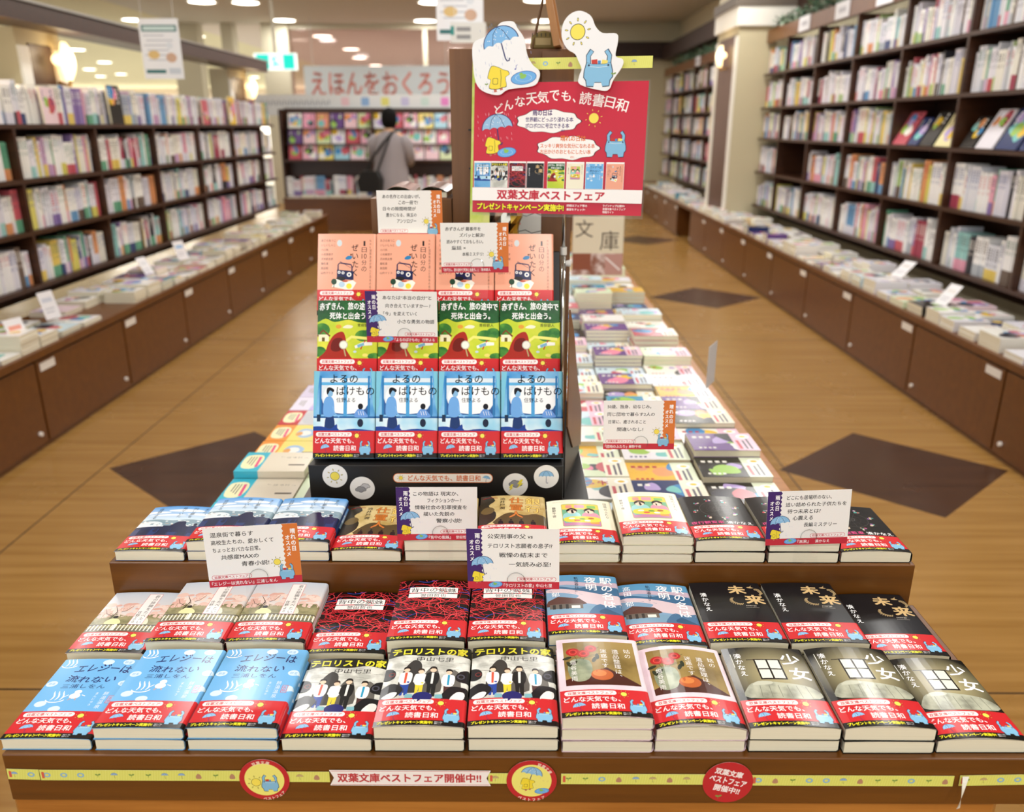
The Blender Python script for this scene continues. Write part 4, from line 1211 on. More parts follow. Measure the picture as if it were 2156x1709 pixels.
def cloudy(a, cx, cy, s, c, o='#2a2a2a'):
    for g_, k in ((1.12, o), (1.0, c)):
        for i, (x, y, r) in enumerate(((-.6, -.1, .36), (-.15, .16, .45), (.35, .1, .42), (.7, -.12, .3), (.05, -.25, .42))):
            a.ell(cx + x * s, cy + y * s, r * s * g_ + (.3 if k == o else 0), r * s * g_ * .85 + (.3 if k == o else 0), k, same=i > 0)
def d_sun(a): a.sun(21, 21, 7.4)
def d_cloud(a): cloudy(a, 26, 25, 8, '#c9c9cc'); cloudy(a, 18, 19, 9, '#9c9ca0')
def d_bolt(a):
    cloudy(a, 21, 23, 11, '#9a9a9e')
    a.poly([(30, 31), (24, 22), (28, 22), (23, 14), (35, 24), (31, 24), (34, 31)], '#f2e24a'); a.poly([(14, 22), (10, 15), (13, 15), (9, 8), (18, 16), (15, 16), (18, 22)], '#f2e24a', same=True)
def d_um(a): a.brolly(21, 21, 24, tilt=0)
for fn, cx, cz, nm in ((d_sun, -.306, .921, 'sun_sticker'), (d_cloud, -.261, .899, 'cloud_sticker'), (d_bolt, -.002, .906, 'storm_sticker'), (d_um, .050, .921, 'umbrella_sticker')):
    on_rack(disc(fn), cx, cz, nm, '', circ(21))

# ------------------------------------------------------------------ tape, banner and round stickers on the plinth face
YF = .7512
def on_face(name, art, cx, cz, label, cat, outline=None, k=1.0, rz=0, group=None, dy=0.0, th=.15, flare=None):
    return sheet(name, art, (cx, YF - dy, cz), (PI / 2, rz, 0), label, cat, k=k, th=th, outline=outline, group=group)
def tape(wd, seed, h=15):
    a = Art(wd, h); a.rect(0, 0, wd, h, '#dfe06e')
    for i in range(int(wd / 3)):
        a.line([(i * 3, 0), (i * 3 + 2, h)], .35, '#e9ea8c', same=i > 0)
    g_ = random.Random(seed); x = 8
    while x < wd - 8:
        j = g_.randrange(4)
        if j == 0: a.ring(x, h / 2, 2.2, 4.2, '#8cb9d8', 20, .8)
        elif j == 1: a.brolly(x, h / 2, 8, '#c9b07a' if g_.random() < .5 else '#8fb4d8', '#6b5a3a')
        elif j == 2: a.sprout(x, h / 2 - 3, 6)
        else: a.smooth([(x - 3, 3.5), (x - 2.6, 8), (x, 10.4), (x + 2.6, 8), (x + 3, 3.5)], '#b98a6c', 2)
        x += 19.5
    a.rrect(2, 3, 3, 9, 1, '#d8604c')
    return a
on_face('washi_tape', tape(37, 1), -.5695, .7705, 'short lime patterned tape strip at the left end of the plinth', 'tape', rz=R(1.5))
on_face('washi_tape', tape(258, 2), -.421, .7700, 'lime patterned tape from the left end up to the first round sticker', 'tape', dy=.0003)
on_face('washi_tape', tape(62, 3), -.246, .7690, 'short lime tape between the left round sticker and the paper banner', 'tape', dy=.0002)
on_face('washi_tape', tape(40, 4), -.012, .7680, 'shortest lime tape piece between the banner and the umbrella sticker', 'tape', dy=.0002)
on_face('washi_tape', tape(170, 5), .137, .7677, 'lime patterned tape between the umbrella sticker and the red round sticker', 'tape', dy=.0002)
on_face('washi_tape', tape(232, 6), .387, .7670, 'lime patterned tape right of the red round sticker', 'tape', dy=.0002)
on_face('washi_tape', tape(84, 7), .5515, .7690, 'lime tape strip at the right end with a corner curling down', 'tape', rz=R(-1.5), dy=.0003)
cu = MB(); v = []
for i in range(7):
    u = i / 6
    v += [(.511 - .0035 * math.sin(u * 2), YF - .002 - .012 * math.sin(u * 1.7), .7755 - .034 * u), (.5185 - .009 * u - .003 * math.sin(u * 2), YF - .002 - .008 * math.sin(u * 1.9), .7755 - .040 * u)]
cu.add(v, [(2 * i, 2 * i + 1, 2 * i + 3, 2 * i + 2) for i in range(6)], mat('#f3f2e6', 'satin'))
o = link('curled_tape_corner', art_mesh(cu, 'curl')); o.parent = bpy.data.objects['washi_tape.006']; o.matrix_parent_inverse = Euler(o.parent.rotation_euler).to_matrix().to_4x4().inverted() @ Matrix.Translation(-o.parent.location)
bn = Art(186, 22)
out_b = [(0, 0), (186, 0), (181, 11), (186, 22), (0, 22), (5, 11)]
bn.poly(out_b, '#f7f1ee'); bn.line([(2, 1.4), (184, 1.4)], .7, '#d07a7c'); bn.line([(2, 20.6), (184, 20.6)], .7, '#d07a7c', same=True)
bn.text('双葉文庫ベストフェア開催中!!', 9, 4.6, 166, 13, '#c03a40', .035)
on_face('paper_banner', bn, -.122, .7683, 'white paper ribbon banner with bold red lettering in the middle of the plinth', 'banner', out_b, dy=.0006)
def seal(kind):
    a = Art(58, 58); a.ell(29, 29, 29, 29, '#c1262f', 56); a.ell(29, 29, 23, 23, '#f2eb7c', 48)
    a.arctext('双葉文庫', 29, 29, 24.4, 122 if kind == 0 else 75, 70 if kind == 0 else 25, 4.6, '#f2d9c8')
    a.arctext('ベストフェア', 29, 29, 27.6, 262 if kind == 0 else 235, 322 if kind == 0 else 305, 4.6, '#f2d9c8', inside=True)
    if kind == 0:
        a.sun(19, 25, 5.2, rays=8); a.dungarees(35, 15, 20)
    else:
        a.rain(10, 14, 38, 34, 26, '#d9c47c', 3, 1.8, .3); a.brolly(29, 38, 24, tilt=-14, dots=True); a.raincoat(24, 18, 17); a.puddle(41, 14.5, 17)
    return a
on_face('round_sticker', seal(0), -.2905, .7655, 'round red and yellow sticker showing a small sun, left on the plinth', 'sticker', circ(29), group='round stickers on the plinth', dy=.0010)
on_face('round_sticker', seal(1), .0180, .7655, 'round red and yellow sticker showing an umbrella and a puddle', 'sticker', circ(29), group='round stickers on the plinth', dy=.0010)
rs = Art(58, 58); rs.ell(29, 29, 29, 29, '#c1262f', 56)
rs.text('双葉文庫', 13, 38, 33, 9, '#fbeeee', .04, rot=-14); rs.text('ベストフェア', 7, 26.5, 44, 9, '#fbeeee', .04, rot=-14); rs.text('開催中!!', 13, 14.5, 31, 9.4, '#fbeeee', .04, rot=-14); rs.sprout(19, 5, 7)
on_face('round_sticker', rs, .2440, .7645, 'plain red round sticker with three slanted lines of white lettering', 'sticker', circ(29), group='round stickers on the plinth', dy=.0010)

# ------------------------------------------------------------------ handwritten recommendation cards on clear stands
def card_art(kind, lines, foot, pos):
    """lines: [(text, x, width)] written by hand"""
    w, h = 115, 84; a = Art(w, h)
    a.rect(0, 0, w, h, '#f7f6f2'); c = '#dd7b34' if kind == 'sun' else '#43246c'
    pts = []
    n = 26
    if kind == 'sun':
        for i in range(n + 1): pts.append((96 + (1.0 if i % 2 else -1.0), h * i / n))
        a.poly(pts + [(w, h), (w, 0)], c)
        a.vtext('晴れの日', 105.2, 78, 7.0, 8.2, '#ffffff', .035); a.vtext('オススメ', 98.6, 69, 6.4, 7.8, '#ffffff', .035)
    else:
        for i in range(n + 1): pts.append((19 + (1.0 if i % 2 else -1.0), h * i / n))
        a.poly([(0, 0)] + pts + [(0, h)], c)
        a.vtext('雨の日', 10.4, 79, 7.0, 8.2, '#ffffff', .035); a.vtext('オススメ', 3.4, 70, 6.4, 7.8, '#ffffff', .035)
    a.rect(0, 0, w, 10.2, '#c62a3c')
    y = 70.5; st = 10.6 if len(lines) > 4 else 13
    for t_, x, wd in lines:
        a.text(t_, x, y, wd, 6.6 if len(t_) > 8 else 6.8, '#161614', .012, shear=.06); y -= st
    px = 4 if kind == 'sun' else 62
    a.rrect(px, 10.8, 49, 6.4, 3, '#d64a58'); a.rrect(px + .5, 11.3, 48, 5.4, 2.6, '#fdf6f4'); a.text('双葉文庫ベストフェア', px + 3, 12.2, 42, 3.8, '#c62a3c', .02)
    t_, wd, t2, x2, w2 = foot
    a.text(t_, 3 if kind == 'sun' else 45, 2.0, wd, 5.8, '#ffffff', .012); a.text(t2, x2, 2.4, w2, 5.2, '#ffffff', .008)
    if kind == 'sun': a.sun(86, 31, 4.2, rays=8); a.dungarees(97, 8, 19)
    else:
        a.rain(14, 14, 22, 34, 16, '#c9d6ee', 3); a.brolly(19, 34, 27, tilt=8, dots=True); a.raincoat(13, 11, 16); a.puddle(35, 6, 18)
    return a
CARDS = [
 ('sun', (-.193, 1.502, 1.327), .117, (0, 0), [('あの名作との出会いが、', 10, 66), ('この一冊で!', 38, 34), ('日々の隙間時間が', 10, 58), ('豊かになる、珠玉の', 15, 54), ('アンソロジー', 34, 34)], ('『1日10分のぜいたく', 50, '選んだ日本の名作', 55, 22), None, 'orange-edged recommendation card standing behind the top tier of the rack'),
 ('sun', (-.073, 1.419, 1.280), .1165, (0, -.3), [('赤ずきんが 難事件を', 8, 60), ('ズバッと解決!', 32, 42), ('読みやすくておもしろい。', 10, 62), ('童話 ×', 18, 24), ('本格ミステリ!', 36, 36)], ('『赤ずきん、旅の途中で死体と出会う。』', 60, '青柳碧人', 68, 16), 1.160, 'orange-edged recommendation card in front of the salmon books on the top tier'),
 ('rain', (-.193, 1.340, 1.176), .1195, (0, .6), [('あなたは“本当の自分”と', 28, 78), ('向き合えていますか― ?', 32, 72), ('「今」を変えていく', 28, 54), ('小さな勇気の物語', 50, 60)], ('『よるのばけもの』', 40, '住野よる', 90, 20), 1.062, 'purple-edged recommendation card in front of the green books on the middle tier'),
 ('sun', (.198, 1.241, 1.021), .1148, (-3, -1.2), [('50歳、独身、幼なじみ。', 6, 70), ('同じ団地で暮らす2人の', 6, 76), ('日常に、癒されること', 8, 60), ('間違いなし!', 22, 42)], ('『団地のふたり』', 36, '藤野千夜', 42, 20), .870, 'orange-edged recommendation card standing alone right of the black rack'),
 ('rain', (-.1155, 1.0705, .946), .1170, (2, .6), [('この物語は 現実か、', 24, 64), ('フィクションか― ?', 44, 48), ('情報社会の犯罪捜査を', 26, 74), ('描いた先鋭の', 38, 44), ('警察小説!', 56, 36)], ('『背中の蜘蛛』', 32, '誉田哲也', 84, 20), .802, 'purple-edged recommendation card overlapping the black rack front and the gold-lettered books'),
 ('sun', (-.333, .914, .965), .1150, (8, 0), [('温泉街で暮らす', 8, 52), ('高校生たちの、愛おしくて', 8, 76), ('ちょっとおバカな日常。', 9, 58), ('共感度MAXの', 18, 46), ('青春小説!', 42, 34)], ('『エレジーは流れない』', 52, '三浦しをん', 58, 26), .802, 'orange-edged recommendation card above the cherry-blossom books at the left'),
 ('rain', (-.0042, .913, .9615), .1168, (-2, -.8), [('公安刑事の父 vs', 26, 56), ('テロリスト志願者の息子!?', 26, 80), ('戦慄の結末まで', 40, 60), ('一気読み必至!', 52, 52)], ('『テロリストの家』', 38, '中山七里', 86, 20), .802, 'purple-edged recommendation card front and centre above the red-thread books'),
 ('rain', (.4225, 1.0695, .942), .1185, (-1, -2.6), [('どこにも居場所のない、', 26, 62), ('追い詰められた子供たちを', 25, 84), ('待つ未来とは?', 28, 46), ('心震える', 36, 28), ('長編ミステリー', 52, 46)], ('『未来』', 16, '湊かなえ', 70, 20), .802, 'purple-edged recommendation card at the right above the gold-character books')]
for kind, loc, wd, (rz, ry), lines, foot, zb, lab in CARDS:
    k = wd / .115
    a = card_art(kind, lines, foot, None)
    o = sheet('recommendation_card', a, loc, (PI / 2, R(ry), R(rz)), lab, 'card', 'matte', k=k, th=.3, group='handwritten recommendation cards')
    if zb:
        hgt = loc[2] - zb
        s = empty('card_stand', (loc[0] + .004, loc[1] + .0012, zb), (0, 0, R(rz)), 'clear stand of the ' + lab.replace('recommendation ', '').replace('-edged', '').replace(' standing', ''), 'card stand', 'clear card stands')
        m_ = MB(); m_.box(-.018, .018, 0, .0010, 0, max(hgt - .018, .02), CLEAR); m_.build('upright_strip', s)
        m_ = MB()
        n = 28; v = [(.0115 * math.cos(2 * PI * i / n), .0115 * math.sin(2 * PI * i / n)) for i in range(n)]
        m_.prism(v, .0022, .0028, CLEAR, Matrix.Translation((0, 0, hgt - .030)) @ Matrix.Rotation(PI / 2, 4, 'X')); m_.build('round_clip', s)
        m_ = MB(); m_.tube([(.0115 * math.cos(R(q)), -.0028, hgt - .030 + .0115 * math.sin(R(q))) for q in range(-30, 211, 12)], .0004, clearmat('clip_edge', '#d8dcdc', .25), 5); m_.build('clip_rim', s)

# ------------------------------------------------------------------ campaign poster on its chrome pole
A = Art(367, 267)
A.rect(0, 0, 367, 267, '#c9283f')
def up(y): return 267 - y
for g_, x, y, s_, rt_ in (('ど', 1053, 213, 20, 16), ('ん', 1073, 205, 20, 12), ('な', 1098, 198, 21, 9), ('天', 1123, 193, 24, 6), ('気', 1147, 190, 24, 3), ('で', 1171, 187, 21, 0), ('も', 1196, 188, 20, -3), ('、', 1214, 197, 8, 0), ('読', 1237, 193, 25, -7), ('書', 1264, 197, 25, -9), ('日', 1288, 202, 20, -12), ('和', 1313, 207, 25, -14)):
    A.text(g_, x - 998 - s_ / 2, up(y - 160 + s_ / 2), s_ if g_ != '、' else 6, s_ * (1.1 if g_ in '日' else 1), '#fff8f4', .012, rot=rt_)
def cloudp(x0, x1, y0, y1):
    n = 18; cx, cy, rx, ry = (x0 + x1) / 2, (y0 + y1) / 2, (x1 - x0) / 2, (y1 - y0) / 2
    for kx, c in ((1.03, '#2a1218'), (1.0, '#fbf7f4')):
        A.poly(cr([(cx + rx * kx * (1 - (.09 if i % 2 else 0)) * math.cos(2 * PI * i / n), cy + ry * kx * (1 - (.13 if i % 2 else 0)) * math.sin(2 * PI * i / n)) for i in range(n)], 3), c)
cloudp(92, 232, up(102), up(54)); cloudp(138, 274, up(156), up(107))
A.text('雨の日は', 128, up(67), 42, 12, '#43246c', .03); A.text('世界観にどっぷり浸れる本', 113, up(79.5), 102, 10, '#3c2470', .02); A.text('ボロボロに号泣できる本', 113, up(92), 94, 10, '#3c2470', .02); A.text('etc…', 190, up(98.5), 14, 4.5, '#3c2470')
A.text('晴れの日は', 190, up(118), 53, 12, '#e07a38', .03); A.text('スッキリ爽快な気分になれる本', 147, up(132), 116, 9.6, '#dd6f3a', .02); A.text('お出かけのおともにしたい本', 147, up(144), 108, 9.6, '#dd6f3a', .02); A.text('etc…', 212, up(152), 14, 4.5, '#dd6f3a')
A.rain(8, up(118), 84, 60, 26, '#e9a0aa', 5, 5, .9)
A.brolly(52, up(93), 66, '#9cc4e6', tilt=8, dots=True); A.raincoat(42, up(142), 36); A.puddle(74, up(141), 42)
A.sun(258, up(72), 10, ink=False); A.dungarees(306, up(143), 44)
TH = [('night', 3), ('terror', 41), ('spider', 81), ('mirai', 120), ('hood', 165), ('estate', 206), ('onsen', 247), ('radio', 290)]
for key, x in TH:
    A.rect(x - .6, up(214.6), 37.5, 55, '#fbf7f4'); A.place(get_art(key), x, up(214), 36.2 / 105)
A.rect(0, up(242), 367, 27, '#f8f5f2'); A.text('双葉文庫ベストフェア', 55, up(239), 234, 21, '#c1283c', .04)
A.text('プレゼントキャンペーン実施中!', 10, up(262), 194, 15, '#3a1a10', .085); A.text('プレゼントキャンペーン実施中!', 11, up(261.5), 192, 14.5, '#f6ee2a', .045)
for i, (t_, x, y, w_) in enumerate((('詳細はフェア帯の', 209, 251.5, 44), ('裏面をチェック!', 209, 259.5, 40), ('ラインナップ公開中!', 286, 250.5, 46), ('双葉文庫ベストフェア', 286, 257, 48), ('特設サイト', 286, 263.5, 24))): A.text(t_, x, up(y), w_, 5.2, '#fff2f0', .02, same=i > 0)
PROT = Euler((R(82.9), 0, R(-13.2)))
PQ = Matrix.Translation((.070, 1.500, 1.4365)) @ PROT.to_matrix().to_4x4()
def at_poster(x, y, z=0): return PQ @ Vector((x, y, z))
ps = sheet('campaign_poster', A, at_poster(0, .004), PROT, 'red campaign poster with cloud bubbles and eight little book covers', 'poster', 'gloss', k=305 / 367, th=.3)
mb = MB(); mb.box(-.1555, .1555, -.112, .118, -.004, -.0022, CLEAR); mb.box(-.1555, .1555, -.112, -.1108, -.0022, .0045, CLEAR)
o = mb.build('sign_holder', None, at_poster(0, 0), PROT); tag(o, 'clear acrylic sleeve around the red campaign poster', 'sign holder')
st = empty('poster_stand', (.086, 1.523, Z1), (0, 0, 0), 'chrome telescopic pole that carries the red campaign poster', 'stand')
mb = MB(); mb.tube([(0, 0, .006), (0, 0, .40)], .0052, CHROME, 14); mb.build('lower_tube', st, smooth=True)
mb = MB(); mb.tube([(0, 0, .39), (0, 0, .63)], .0034, CHROME, 12); mb.build('upper_tube', st, smooth=True)
mb = MB(); mb.tube([(0, 0, .388), (0, 0, .402)], .0062, nodemat('collar', '#e6e6e2', .3), 14); mb.tube([(.004, 0, .372), (.0135, 0, .372)], [.005, .0068], mat('#f2f2ee', 'satin'), 12); mb.build('clamp_knob', st)
mb = MB(); mb.box(-.007, .036, -.030, .045, .0005, .006, BLACK); mb.build('base_plate', st)
# lime sheet and tape behind / above the poster
lm = Art(40, 340); lm.rect(0, 0, 40, 340, ('n', '#c4dc4a', '#e6ec8c', 30))
sheet('lime_sheet', lm, at_poster(-.141, .014, -.009), PROT, 'lime green paper sheet peeking out behind the red campaign poster', 'paper sheet', k=.93, th=.2)
sheet('washi_tape', tape(250, 9, 17), at_poster(.016, .146, -.006), PROT, 'lime patterned tape strip above the red campaign poster', 'tape', k=1.12, th=.2)
# die-cut boards
def px_outline(pts, cx, cy, s): return [((x - cx) * s, (cy - y) * s) for x, y in pts]
def diecut(pts, draw, label, lx, ly, w_, h_, rz=0):
    s = .845
    x0 = min(p[0] for p in pts); y1 = max(p[1] for p in pts)
    op = cr([((x - x0) * s, (y1 - y) * s) for x, y in pts], 4)
    W = max(p[0] for p in op); H = max(p[1] for p in op)
    a = Art(W, H); a.poly(op, '#f2f3f4'); draw(a, lambda x, y: ((x - x0) * s, (y1 - y) * s))
    cx, cy = (x0 + W / s / 2 - 1183) * s / 1000, (303 - (y1 - H / s / 2)) * s / 1000
    return sheet('die_cut_board', a, at_poster(cx, cy, .0075), PROT, label, 'cut-out', 'satin', th=2.2, outline=op, group='white die-cut boards above the poster')
def dr1(a, P):
    a.rain(4, 6, 110, 112, 46, '#93a2d2', 8, 4.5, .45)
    x, y = P(1060, 93); a.brolly(x, y, 62, '#7db8ea', tilt=18, dots=True)
    x, y = P(1054, 178); a.raincoat(x, y, 40)
    x, y = P(1109, 160); a.puddle(x, y, 46)
    x, y = P(1091, 143); a.ell(x, y, 1.5, 1.1, '#5a62b8'); a.line([(x + 1.3, y), (x + 1.3, y + 6), (x + 4, y + 7)], .8, '#5a62b8')
    x, y = P(1030, 176); a.sprout(x, y, 6)
def dr2(a, P):
    x, y = P(1217, 75); a.sun(x, y, 12, rays=9)
    x, y = P(1262, 170); a.dungarees(x, y, 50)
    x, y = P(1292, 160); a.sprout(x, y, 8)
diecut([(1000, 93), (1025, 80), (1045, 70), (1057, 54), (1083, 52), (1093, 65), (1107, 84), (1115, 116), (1127, 135), (1141, 147), (1141, 162), (1129, 176), (1078, 182), (1057, 193), (1025, 186), (1008, 169), (1001, 135)], dr1, 'white die-cut board with a spotted umbrella, raincoat and puddle at the poster corner', 0, 0, 0, 0)
diecut([(1187, 58), (1201, 41), (1221, 36), (1242, 46), (1252, 65), (1267, 78), (1295, 80), (1298, 96), (1295, 121), (1310, 128), (1309, 142), (1293, 166), (1286, 183), (1271, 186), (1226, 174), (1224, 157), (1228, 145), (1221, 130), (1213, 116), (1197, 106), (1185, 84)], dr2, 'white die-cut board with a big yellow sun and dungarees above the poster', 0, 0, 0, 0)
# ------------------------------------------------------------------ brown upright board with the things on it
ub = empty('upright_board', (0, 0, 0), (0, 0, 0), 'tall brown wooden upright at the head of the island, behind the poster', 'shelf upright')
mb = MB(); mb.box(-.125, .103, 1.625, 1.75, ZT, 1.612, PANELV); mb.build('board', ub, bevel=.001)
mb = MB()
for z in (1.47, 1.400, 1.328, 1.255): mb.box(-.092, -.076, 1.6235, 1.6252, z, z + .003, BLACK)
mb.build('slot', ub)
mb = MB(); mb.box(.045, .103, 1.60, 1.6245, ZT, 1.606, PANELV); mb.build('front_batten', ub)
mb = MB(); FR = woodmat('frame_pine', '#9c6a3c', '#b9854e', (40, 40, 3), .5)
MF = Matrix.Translation((.078, 1.66, 1.614)) @ Matrix.Rotation(R(84), 4, 'Z') @ Matrix.Rotation(R(-12), 4, 'X')
mb.box(-.075, .075, -.006, .006, 0, .012, FR, MF); mb.box(-.075, .075, -.006, .006, .118, .130, FR, MF); mb.box(-.075, -.063, -.006, .006, .012, .118, FR, MF); mb.box(.063, .075, -.006, .006, .012, .118, FR, MF)
o = tag(mb.build('framed_picture'), 'small pine picture frame seen edge-on on top of the brown upright', 'picture frame')
mb = MB(); mb.box(-.063, .063, 0, .004, .012, .118, mat('#b9966a', 'matte'), MF); mb.build('backing', o)
mb = MB(); mb.tube([MF @ Vector((-.02, .006, .1)), MF @ Vector((-.03, .05, .003))], .0025, mat('#6b4a2a', 'matte'), 6); mb.build('prop_leg', o)
mb = MB(); bb_ = [(-.024, 0), (.024, 0), (.025, .026), (.0, .031), (-.02, .024)]
mb.prism(bb_, -.010, .010, nodemat('olive_felt', '#8a7a4e', .9, .1), Matrix.Translation((.047, 1.645, 1.613)), axis='y')
o = tag(mb.build('felt_pouch', bevel=.004), 'little olive felt pouch with stitching on top of the brown upright', 'pouch')
mb = MB()
for i in range(6):
    mb.box(-.020 + i * .008, -.0195 + i * .008 + .0008, -.0108, -.0100, .020, .026, BLACK, Matrix.Translation((.047, 1.645, 1.613)))
mb.box(-.014, .014, -.0106, -.0100, .006, .018, mat('#b9a472', 'matte'), Matrix.Translation((.047, 1.645, 1.613))); mb.build('stitching', o)
# foil bag and printed card just under the poster
mb = MB(); n = 16; v = []
g = random.Random(6)
for i in range(9):
    for k in range(n):
        rr = (.030 + .004 * math.sin(k * 5 + i * 2) + .002 * g.random()) * (1 - .25 * abs(i - 4) / 4)
        v.append((rr * math.cos(2 * PI * k / n), .6 * rr * math.sin(2 * PI * k / n), i * .0145))
fs_a = [(i * n + k, i * n + (k + 1) % n, (i + 1) * n + (k + 1) % n, (i + 1) * n + k) for i in range(8) for k in range(n)]
mb.add(v, fs_a, nodemat('silver_foil', '#cfc8b8', .18, .5, metal=1.0))
fb_ = tag(mb.build('foil_bag', None, (-.030, 1.575, 1.262)), 'crumpled silver and gold foil bag just below the red poster', 'foil bag')
mb = MB(); v2 = [(.006 + x * 1.03, y * 1.03, z) for x, y, z in v]
mb.add(v2, [f_ for f_ in fs_a if all(v2[i][0] > .008 for i in f_)], nodemat('gold_foil', '#b8923e', .22, .5, metal=1.0)); mb.build('gold_half', fb_)
pk = Art(48, 90); pk.rect(0, 0, 48, 90, '#f2f1ea'); pk.line([(0, 30), (18, 34), (30, 28), (48, 32)], 1.4, '#3a3a34'); pk.line([(0, 64), (20, 60), (36, 66), (48, 62)], 1.4, '#3a3a34'); pk.ell(6, 74, 3, 3, '#3a3a34'); pk.ell(5, 46, 4, 3, '#f0a8a8'); pk.poly([(10, 0), (48, 8), (48, 0)], '#a9cc4a')
sheet('printed_card', pk, (.022, 1.5995, 1.30), (PI / 2, 0, 0), 'white card with black wavy outlines below the red poster', 'card', k=1.0, th=.4)
# thick paperbacks lying on top of the rack, brown covers
bk = MB(); 
def softbook(name, loc, rz, label, c, W=.12, D=.16, T=.02):
    m_ = MB(); m_.box(0, W, 0, D, 0, .0012, mat(c, 'gloss')); m_.box(.001, W - .001, .001, D - .001, .0012, T - .0012, PAGES)
    n_ = 8; v = []
    for i in range(n_ + 1):
        u = i / n_; v += [(W * u, 0, T + .010 * math.sin(PI * u)), (W * u, D, T + .010 * math.sin(PI * u))]
    m_.add(v, [(2 * i, 2 * i + 2, 2 * i + 3, 2 * i + 1) for i in range(n_)], mat(c, 'gloss'))
    m_.add([(x, y, z - .0012) for x, y, z in v], [(2 * i, 2 * i + 2, 2 * i + 3, 2 * i + 1) for i in range(n_)], mat('#f1ece2', 'matte'))
    return tag(m_.build(name, None, loc, (0, 0, rz)), label, 'book', 'brown-covered books behind the top card')
mb = MB(); mb.box(-.285, -.127, 1.63, 1.80, ZT, 1.345, PANELV); tag(mb.build('side_shelf_block', bevel=.001), 'brown block stand left of the tall upright, behind the salmon books', 'stand')
softbook('magazine', (-.262, 1.635, 1.3455), .02, 'brown-covered magazine lying behind the topmost recommendation card', '#7a4030', .06, .16, .012)
softbook('magazine', (-.196, 1.635, 1.3455), -.03, 'second brown-covered magazine beside the tall upright', '#7a4030', .06, .16, .012)
# ------------------------------------------------------------------ books as single meshes (shelves, ledges, far stacks)
RB = random.Random(77)
WHITES = ['#e6e4ea', '#dcdae4', '#efeee8', '#e9e6da', '#f1f0ee', '#dfe0e6']
BRIGHT = ['#c8606a', '#e2c866', '#6fa0c8', '#6aa888', '#e0a0b4', '#8a74ac', '#dc9a68', '#34343c', '#44527c', '#a8445a', '#a8c480', '#9cccc8', '#c8a4c4', '#6c5c50', '#dcd470', '#b0b6bc']
INKS = ['#3a3a44', '#55565e', '#c03440', '#2c4a8c', '#4a3a30', '#1c6c5c']
def spine_spec(rnd, pale):
    base = rnd.choice(WHITES) if rnd.random() < pale else rnd.choice(BRIGHT)
    dark = base in ('#34343c', '#44527c', '#a8445a', '#8a74ac', '#6c5c50')
    ink = '#eeeae0' if dark else rnd.choice(INKS)
    obi = rnd.choice(BRIGHT + WHITES[:2]) if rnd.random() < .5 else None
    return base, ink, obi
def spine_book(mb, spec, th, h, dp, o=Vector((0, 0, 0)), ax=1, rnd=None, lean=0.0):
    """ax=+1: spine faces +x (left-hand shelves), -1: faces -x, 'y': faces -y; o = bottom corner of the spine face"""
    base, ink, obi = spec
    def T(u, v, w):      # u along shelf, v depth outwards (0 = face), w up
        u2 = u + lean * w
        if ax == 'y': return (o.x + u2, o.y - v, o.z + w)
        return (o.x + v * ax, o.y + u2, o.z + w)
    def bx(u0, u1, v0, v1, w0, w1, m):
        p = [T(u, v, w) for w in (w0, w1) for v in (v0, v1) for u in (u0, u1)]
        mb.add(p, [(0, 2, 3, 1), (4, 5, 7, 6), (0, 1, 5, 4), (2, 6, 7, 3), (0, 4, 6, 2), (1, 3, 7, 5)], m)
    bx(0, th, -dp, 0, 0, h, mat(base, 'satin'))
    if obi: bx(-.0002, th + .0002, -dp, .0005, .0005, h * .30, mat(obi, 'satin'))
    r = rnd or RB
    n = r.choice((3, 4, 5)); ch = min(th * .55, .012)
    y = h * .90
    for i in range(n):
        bx(th * .28, th * .72, 0, .0006, y - ch * .8, y, mat(ink, 'satin')); y -= ch * 1.25
    y -= ch
    for i in range(2):
        if y - ch > h * .33: bx(th * .34, th * .66, 0, .0006, y - ch * .5, y, mat(ink, 'satin'))
        y -= ch * .9
CAMC = Vector((0, 0, 1.48)); PCH = R(18.97)
def view(p):
    v = Vector(p) - CAMC
    d = v.y * math.cos(PCH) - v.z * math.sin(PCH); u = v.y * math.sin(PCH) + v.z * math.cos(PCH)
    if d <= .1: return None
    return 1078 + 11 + 1720 * v.x / d, 854 - 1720 * u / d, d
def in_frame(p, m=30):
    q = view(p)
    return q and -m < q[0] < 2156 + m and -m < q[1] < 1709 + m
CN = {'#c8606a': 'red', '#e2c866': 'golden yellow', '#6fa0c8': 'blue', '#6aa888': 'green', '#e0a0b4': 'pink', '#8a74ac': 'purple', '#dc9a68': 'orange', '#34343c': 'black', '#44527c': 'navy', '#a8445a': 'crimson', '#a8c480': 'light green', '#9cccc8': 'turquoise', '#c8a4c4': 'mauve', '#6c5c50': 'brown', '#dcd470': 'yellow', '#b0b6bc': 'grey'}
for w_ in WHITES: CN[w_] = 'white'
CN['#e9e6da'] = 'cream'; CN['#efeee8'] = 'off-white'; CN['#dcdae4'] = 'pale lilac'
